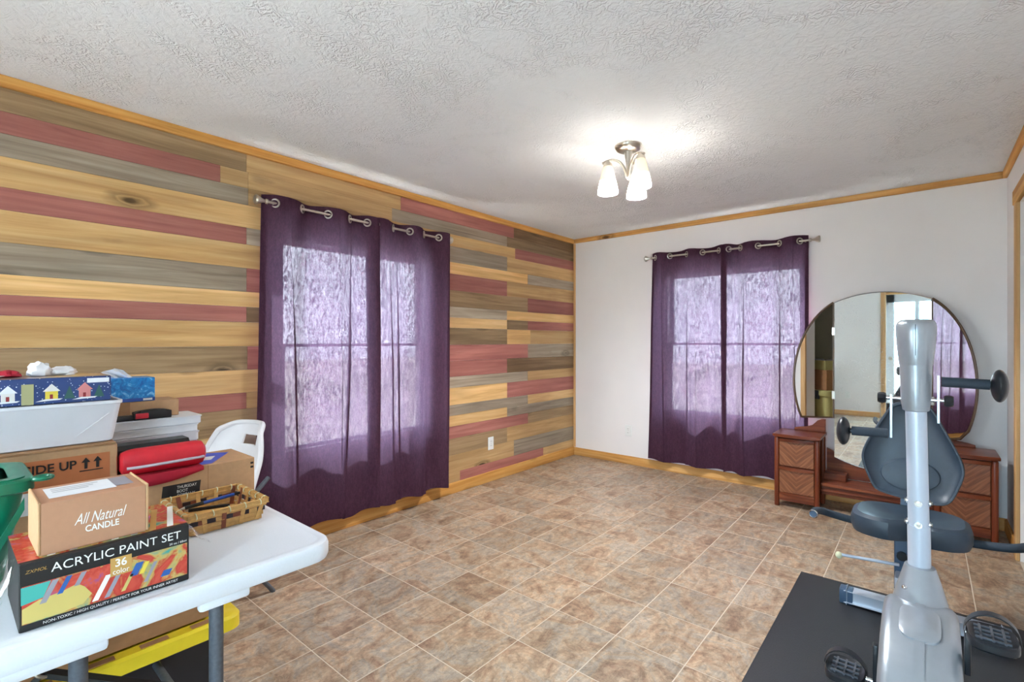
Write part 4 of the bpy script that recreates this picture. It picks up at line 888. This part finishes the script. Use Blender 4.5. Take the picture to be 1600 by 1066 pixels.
# ------------------------------------------------------------------ rubber mat and exercise bike
tag(MB().box(2.53, 3.43, 1.32, 3.42, .0005, .007, bev=.002, seg=1).build('exercise_mat', 'mat_black'), 'black textured rubber mat under the exercise bike', 'mat')
def bike():
    Z0 = .0075
    th = T('exercise_bike', (3.04, 2.7, Z0), 'silver and navy recumbent exercise bike with hand cranks', 'exercise bike')
    xc = 3.045
    # drive housing
    prof = [(2.54, .05), (2.54, .33), (2.50, .395), (2.42, .425), (2.32, .43), (2.20, .405), (2.08, .35), (1.99, .27), (1.95, .17), (1.97, .08), (2.02, .05)]
    hs = th.p('drive_housing', MB().prism(prof, 'x', xc-.095, xc+.095, bev=.028), 'bike_silver', True)
    pr2 = [(y, z+.0025) for y, z in prof[1:9]]
    th.p('seam_strip', MB().loft([[(xc-.012, y, z), (xc+.012, y, z), (xc+.012, y, z+.002), (xc-.012, y, z+.002)] for y, z in pr2]), 'bike_silver', True, hs)
    rp = [(xc+.05*math.copysign(abs(math.cos(a))**.5, math.cos(a)), 2.26+.075*math.copysign(abs(math.sin(a))**.5, math.sin(a))) for a in [2*math.pi*i/28 for i in range(28)]]
    zf = lambda y: .405+(y-2.20)*.208 if y > 2.2 else .405+(y-2.20)*.458
    th.p('raised_panel', MB().loft([[(p[0], p[1], zf(p[1])-.002) for p in rp], [(p[0], p[1], zf(p[1])+.006) for p in rp], [(xc+(p[0]-xc)*.86, 2.26+(p[1]-2.26)*.88, zf(2.26+(p[1]-2.26)*.88)+.010) for p in rp]]), 'bike_silver', True, hs)
    def oval(cx, cy, z, rx, ry, n=24): return [(cx+rx*math.cos(2*math.pi*i/n), cy+ry*math.sin(2*math.pi*i/n), z) for i in range(n)]
    th.p('post_collar', MB().loft([oval(xc, 2.44, .385, .075, .085), oval(xc, 2.45, .42, .072, .08), oval(xc, 2.48, .475, .055, .056), oval(xc-.001, 2.495, .515, .042, .043), oval(xc-.001, 2.495, .518, .03, .03)]), 'bike_silver', True)
    th.p('collar_screw', MB().ell((xc-.04, 2.40, .465), .008, .008, .008, 10), 'chrome', True)
    th.p('lower_post', MB().tube([(xc-.001, 2.495, .40), (xc-.004, 2.495, .655)], .0315, 24), 'bike_post', True)
    up = th.p('upper_post', MB().tube([(xc-.004, 2.495, .64), (xc-.012, 2.495, 1.08)], .0292, 24), 'bike_post', True)
    for z in (.735, .662):
        for d in (Vector((0, -1, 0)), Vector((1, 0, 0)), Vector((-1, 0, 0))):
            c = Vector((xc-.005, 2.495, z))+d*.0285
            b = th.p('bolt', MB().tube([c, c+d*.004], .011, 14), 'chrome', True); th.p('bolt_head', MB().tube([c+d*.004, c+d*.009], .006, 6), 'nickel', True, b)
    # console
    cb = th.p('console_body', MB().loft([oval(xc-.012, 2.495, z, rx, ry) for z, rx, ry in ((1.045, .026, .026), (1.05, .036, .036), (1.08, .041, .042), (1.14, .043, .046), (1.20, .0445, .05), (1.235, .046, .055))]), 'bike_silver', True)
    hd = th.p('console_head', MB().loft([oval(xc-.012, 2.497, z, rx, ry, 28) for z, rx, ry in ((1.185, .040, .046), (1.21, .0465, .054), (1.235, .049, .058), (1.28, .053, .064), (1.32, .0555, .066), (1.345, .055, .064), (1.357, .05, .058), (1.363, .04, .046))]), 'bike_silver', True)
    th.p('console_seam', MB().tube([(xc-.012, 2.497-ry-.0002, z) for z, ry in ((1.24, .0585), (1.28, .064), (1.32, .066), (1.345, .064))], .0009, 6), 'bike_navy', True, hd)
    th.p('console_screen', MB().box(xc-.05, xc+.026, 2.556, 2.575, 1.25, 1.335, bev=.004), 'bike_black', True, hd)
    th.p('crank_axle', MB().tube([(2.945, 2.495, 1.088), (3.125, 2.495, 1.088)], .0065, 12), 'chrome', True)
    for xs, xa, za0, za1, gz, xg, xe, xb, xk, yk in ((-1, 2.966, 1.10, .948, .962, 2.957, 2.852, 2.826, 2.940, 2.485), (1, 3.092, 1.012, 1.172, 1.152, 3.10, 3.216, 3.238, 3.118, 2.485)):
        arm = th.p('hand_crank', MB().bar((xa, 2.49, za0), (xa, 2.49, za1), .014, .006, up=(1, 0, 0)), 'bike_silver')
        th.p('grip', MB().tube([(xg, yk, gz), (xe, yk, gz-.003)], .0165, 16), 'foam_grip', True, arm)
        th.p('grip_knob', MB().ell((xb, yk, gz-.006), .0215, .05, .052, 20), 'bike_black', True, arm)
        th.p('grip_neck', MB().tube([(xe, yk, gz-.003), (xb, yk, gz-.005)], .009, 12), 'bike_black', True, arm)
        th.p('adjuster_knob', MB().lathe([(.0, -.012), (.016, -.012), (.019, -.006), (.019, .006), (.016, .012), (0, .012)], (xk, 2.485, 1.088), 8, 'x'), 'bike_black', True, arm)
    # frame: rail, stabilisers
    th.p('main_rail', MB().bar((3.03, 2.50, .15), (3.01, 3.24, .13), .055, .075, bev=.008), 'bike_post', True)
    for y, x0, x1 in ((3.20, 2.735, 3.335), (2.02, 2.80, 3.29)):
        st = th.p('stabilizer', MB().bar((x0+.03, y, .045), (x1-.03, y, .045), .05, .055, bev=.012), 'bike_post', True)
        for a, b in ((x0, x0+.055), (x1-.055, x1)): th.p('end_cap', MB().box(a, b, y-.031, y+.031, Z0, .078, bev=.006), 'frame_slate', True, st)
    # seat assembly
    th.p('seat_post', MB().box(2.945, 3.035, 3.21, 3.27, .12, .42, bev=.008), 'frame_slate', True)
    th.p('seat_slider', MB().box(2.95, 3.04, 3.12, 3.30, .165, .215, bev=.006), 'bike_post', True)
    lv = th.p('adjusting_lever', MB().tube([(2.965, 3.20, .248), (2.745, 3.16, .247)], .0075, 10), 'bike_post', True)
    th.p('lever_tip', MB().ell((2.735, 3.158, .243), .015, .015, .017, 12), 'pale_tip', True, lv)
    th.p('lever_pivot', MB().lathe([(0, -.012), (.02, -.012), (.02, .012), (0, .012)], (2.975, 3.205, .29), 16, 'y', True), 'bike_black', True, lv)
    # seat cushion
    sc = Vector((3.0, 3.17, .455)); mb = MB(); rings = []
    def so(s, z, sag=0):
        out = []
        for i in range(40):
            a = 2*math.pi*i/40; ca, sa = math.cos(a), math.sin(a)
            x = .215*s*math.copysign(abs(ca)**.62, ca); y = .165*s*math.copysign(abs(sa)**.62, sa)
            if y < 0: y *= 1-.35*max(0, 1-abs(x)/.07)*1.0
            out.append((sc.x+x, sc.y+y, sc.z+z-sag*(1-abs(x)/.22)))
        return out
    th.p('seat', MB().loft([so(.82, -.052), so(.96, -.044), so(1.0, -.02), so(1.0, .01), so(.97, .032), so(.88, .044), so(.72, .040, .004), so(.5, .028, .006), so(.2, .020, .006)]), 'bike_navy', True)
    th.p('handlebar', MB().tube([(2.652, 3.0, .468), (2.650, 3.06, .466), (2.662, 3.13, .452), (2.70, 3.18, .43), (2.79, 3.21, .41), (3.0, 3.23, .398), (3.2, 3.21, .41), (3.29, 3.18, .425), (3.345, 3.13, .45), (3.365, 3.06, .485), (3.372, 3.0, .50)], .0175, 14, smooth=2), 'foam_grip', True)
    for x, z in ((2.652, .468), (3.372, .50)):
        e = th.p('handle_end', MB().torus((x, 2.998, z), (0, 1, 0), .0165, .004, 20, 8), 'chrome', True); th.p('end_plug', MB().tube([(x, 2.994, z), (x, 3.003, z)], .0145, 16), 'frame_slate', True, e)
    # backrest shell
    ol = [(2.925, .965), (2.89, .905), (2.825, .775), (2.808, .715), (2.815, .67), (2.852, .575), (2.875, .548), (3.0, .527), (3.10, .522), (3.135, .533), (3.158, .56), (3.192, .655), (3.197, .70), (3.18, .76), (3.115, .90), (3.085, .965), (3.055, .99), (2.955, .99)]
    P2 = [Vector(p) for p in ol]
    for _ in range(2):
        Q = []
        for a, b in zip(P2, P2[1:]+P2[:1]): Q += [a*.75+b*.25, a*.25+b*.75]
        P2 = Q
    c2 = Vector((3.0, .73))
    def ring(s, d): return [(c2.x+(p.x-c2.x)*s, 3.36+(c2.y+(p.y-c2.y)*s-.73)*.22+d, c2.y+(p.y-c2.y)*s) for p in P2]
    br = th.p('backrest', MB().loft([ring(.6, .045), ring(.95, .04), ring(1.0, .015), ring(1.005, -.005), ring(.985, -.016), ring(.95, -.014), ring(.92, -.002), ring(.8, .012), ring(.6, .018), ring(.3, .02), ring(.05, .02)]), 'bike_navy', True)
    th.p('lumbar_pad', MB().loft([[(3.0+.115*s*math.cos(a), 3.36+d+(-.09+.075*s*math.sin(a))*.22, .64+.075*s*math.sin(a)) for a in [2*math.pi*i/28 for i in range(28)]] for s, d in ((1, .018), (.95, .008), (.7, .004), (.1, .002))]), 'bike_navy', True, br)
    th.p('back_bracket', MB().bar((2.99, 3.30, .38), (2.99, 3.37, .60), .05, .02), 'frame_slate')
    # pedals
    for s, px, pz in ((1, 3.20, .462), (-1, 2.862, .225)):
        cy = 2.2
        ca = th.p('crank_arm', MB().bar((xc+s*.105, cy, .344), (xc+s*.105, cy, pz), .014, .028, up=(0, 1, 0), bev=.003), 'bike_black', True)
        pd = th.p('pedal', MB().loft([[(px+.054*k*math.copysign(abs(math.cos(a))**.6, math.cos(a)), cy+.068*k*math.copysign(abs(math.sin(a))**.6, math.sin(a)), pz+z) for a in [2*math.pi*i/24 for i in range(24)]] for k, z in ((.92, -.014), (1, -.008), (1, .008), (.94, .013), (.86, .010))]), 'bike_black', True, ca)
        th.p('pedal_axle', MB().tube([(xc+s*.1, cy, pz), (px, cy, pz)], .007, 10), 'chrome', True, ca)
        for i in range(4): th.p('tread_rib', MB().bar((px-.036, cy-.036+.024*i, pz+.012), (px+.036, cy-.036+.024*i, pz+.012), .006, .006), 'grey_steel', False, ca)
        for i in range(3): th.p('tread_rib', MB().bar((px-.024+.024*i, cy-.045, pz+.013), (px-.024+.024*i, cy+.045, pz+.013), .005, .006), 'grey_steel', False, ca)
        st = [(px-s*.058*math.cos(math.pi*i/12), cy+.01-.02*math.sin(math.pi*i/12), pz+.07*math.sin(math.pi*i/12)) for i in range(13)]
        th.p('toe_strap', MB().loft([[(p[0], p[1]-.014, p[2]), (p[0], p[1]+.014, p[2]), (p[0], p[1]+.014, p[2]+.004), (p[0], p[1]-.014, p[2]+.004)] for p in st]), 'bike_black', True, ca)
    th.p('cable', MB().tube([(3.06, 3.22, .40), (3.075, 3.20, .33), (3.055, 3.18, .27), (3.06, 3.15, .2)], .004, 8, smooth=2), 'bike_black', True)
bike()

# ------------------------------------------------------------------ closet contents (seen in the folding mirror)
def closet():
    th = T('closet_shelf', (3.85, 3.2, 0), 'pine shelf inside the closet, seen in the mirror', 'shelf')
    th.p('shelf_board', MB().box(3.60, 4.095, 2.705, 3.7, .375, .395), 'pine_y')
    for y in (2.73, 3.67): th.p('shelf_upright', MB().box(3.61, 3.65, y-.02, y+.02, 0, .375), 'pine_z')
    t2 = T('storage_tote', (3.80, 3.2, .396), 'olive storage tote with grey latches, seen in the mirror', 'storage tote')
    def ring(o, z): return [(p[0], p[1], z) for p in rrect(3.62+o, 4.02-o, 2.90+o, 3.50-o, .04)]
    t2.p('tote_body', MB().loft([ring(.04, .396), ring(.02, .68)]), 'tote_olive', True); t2.p('lid', MB().loft([ring(.0, .68), ring(-.005, .69), ring(-.005, .735), ring(.02, .742)]), 'tote_olive', True)
    for y in (3.08, 3.33): t2.p('latch', MB().box(3.605, 3.63, y-.045, y+.045, .64, .735, bev=.004), 'latch_grey')
    t3 = T('closet_carton', (3.8, 3.2, .743), 'brown carton on the olive tote, seen in the mirror', 'box')
    t3.p('carton_body', MB().box(3.64, 3.98, 2.95, 3.46, .743, .965, bev=.003, seg=1), 'cardboard_dark'); t3.p('tape_strip', flat(3.19, .743, 3.23, .965, 3.639), 'cardboard')
    t4 = T('open_crate', (3.8, 3.2, .966), 'small open crate of odds and ends, seen in the mirror', 'crate')
    t4.p('crate_base', MB().box(3.66, 3.94, 3.0, 3.42, .966, .975), 'tote_olive')
    for a in ((3.66, 3.67, 3.0, 3.42), (3.93, 3.94, 3.0, 3.42), (3.67, 3.93, 3.0, 3.01), (3.67, 3.93, 3.41, 3.42)): t4.p('crate_side', MB().box(*a, .975, 1.07), 'tote_olive')
    for i in range(6): t4.p('odds_and_ends', MB().box(3.69+.03*(i % 2), 3.78+.03*(i % 3), 3.03+.06*i, 3.07+.06*i, .976, 1.06+.012*(i % 3), bev=.003, seg=1), ('ink', 'paper_white', 'brush_grey')[i % 3])
closet()
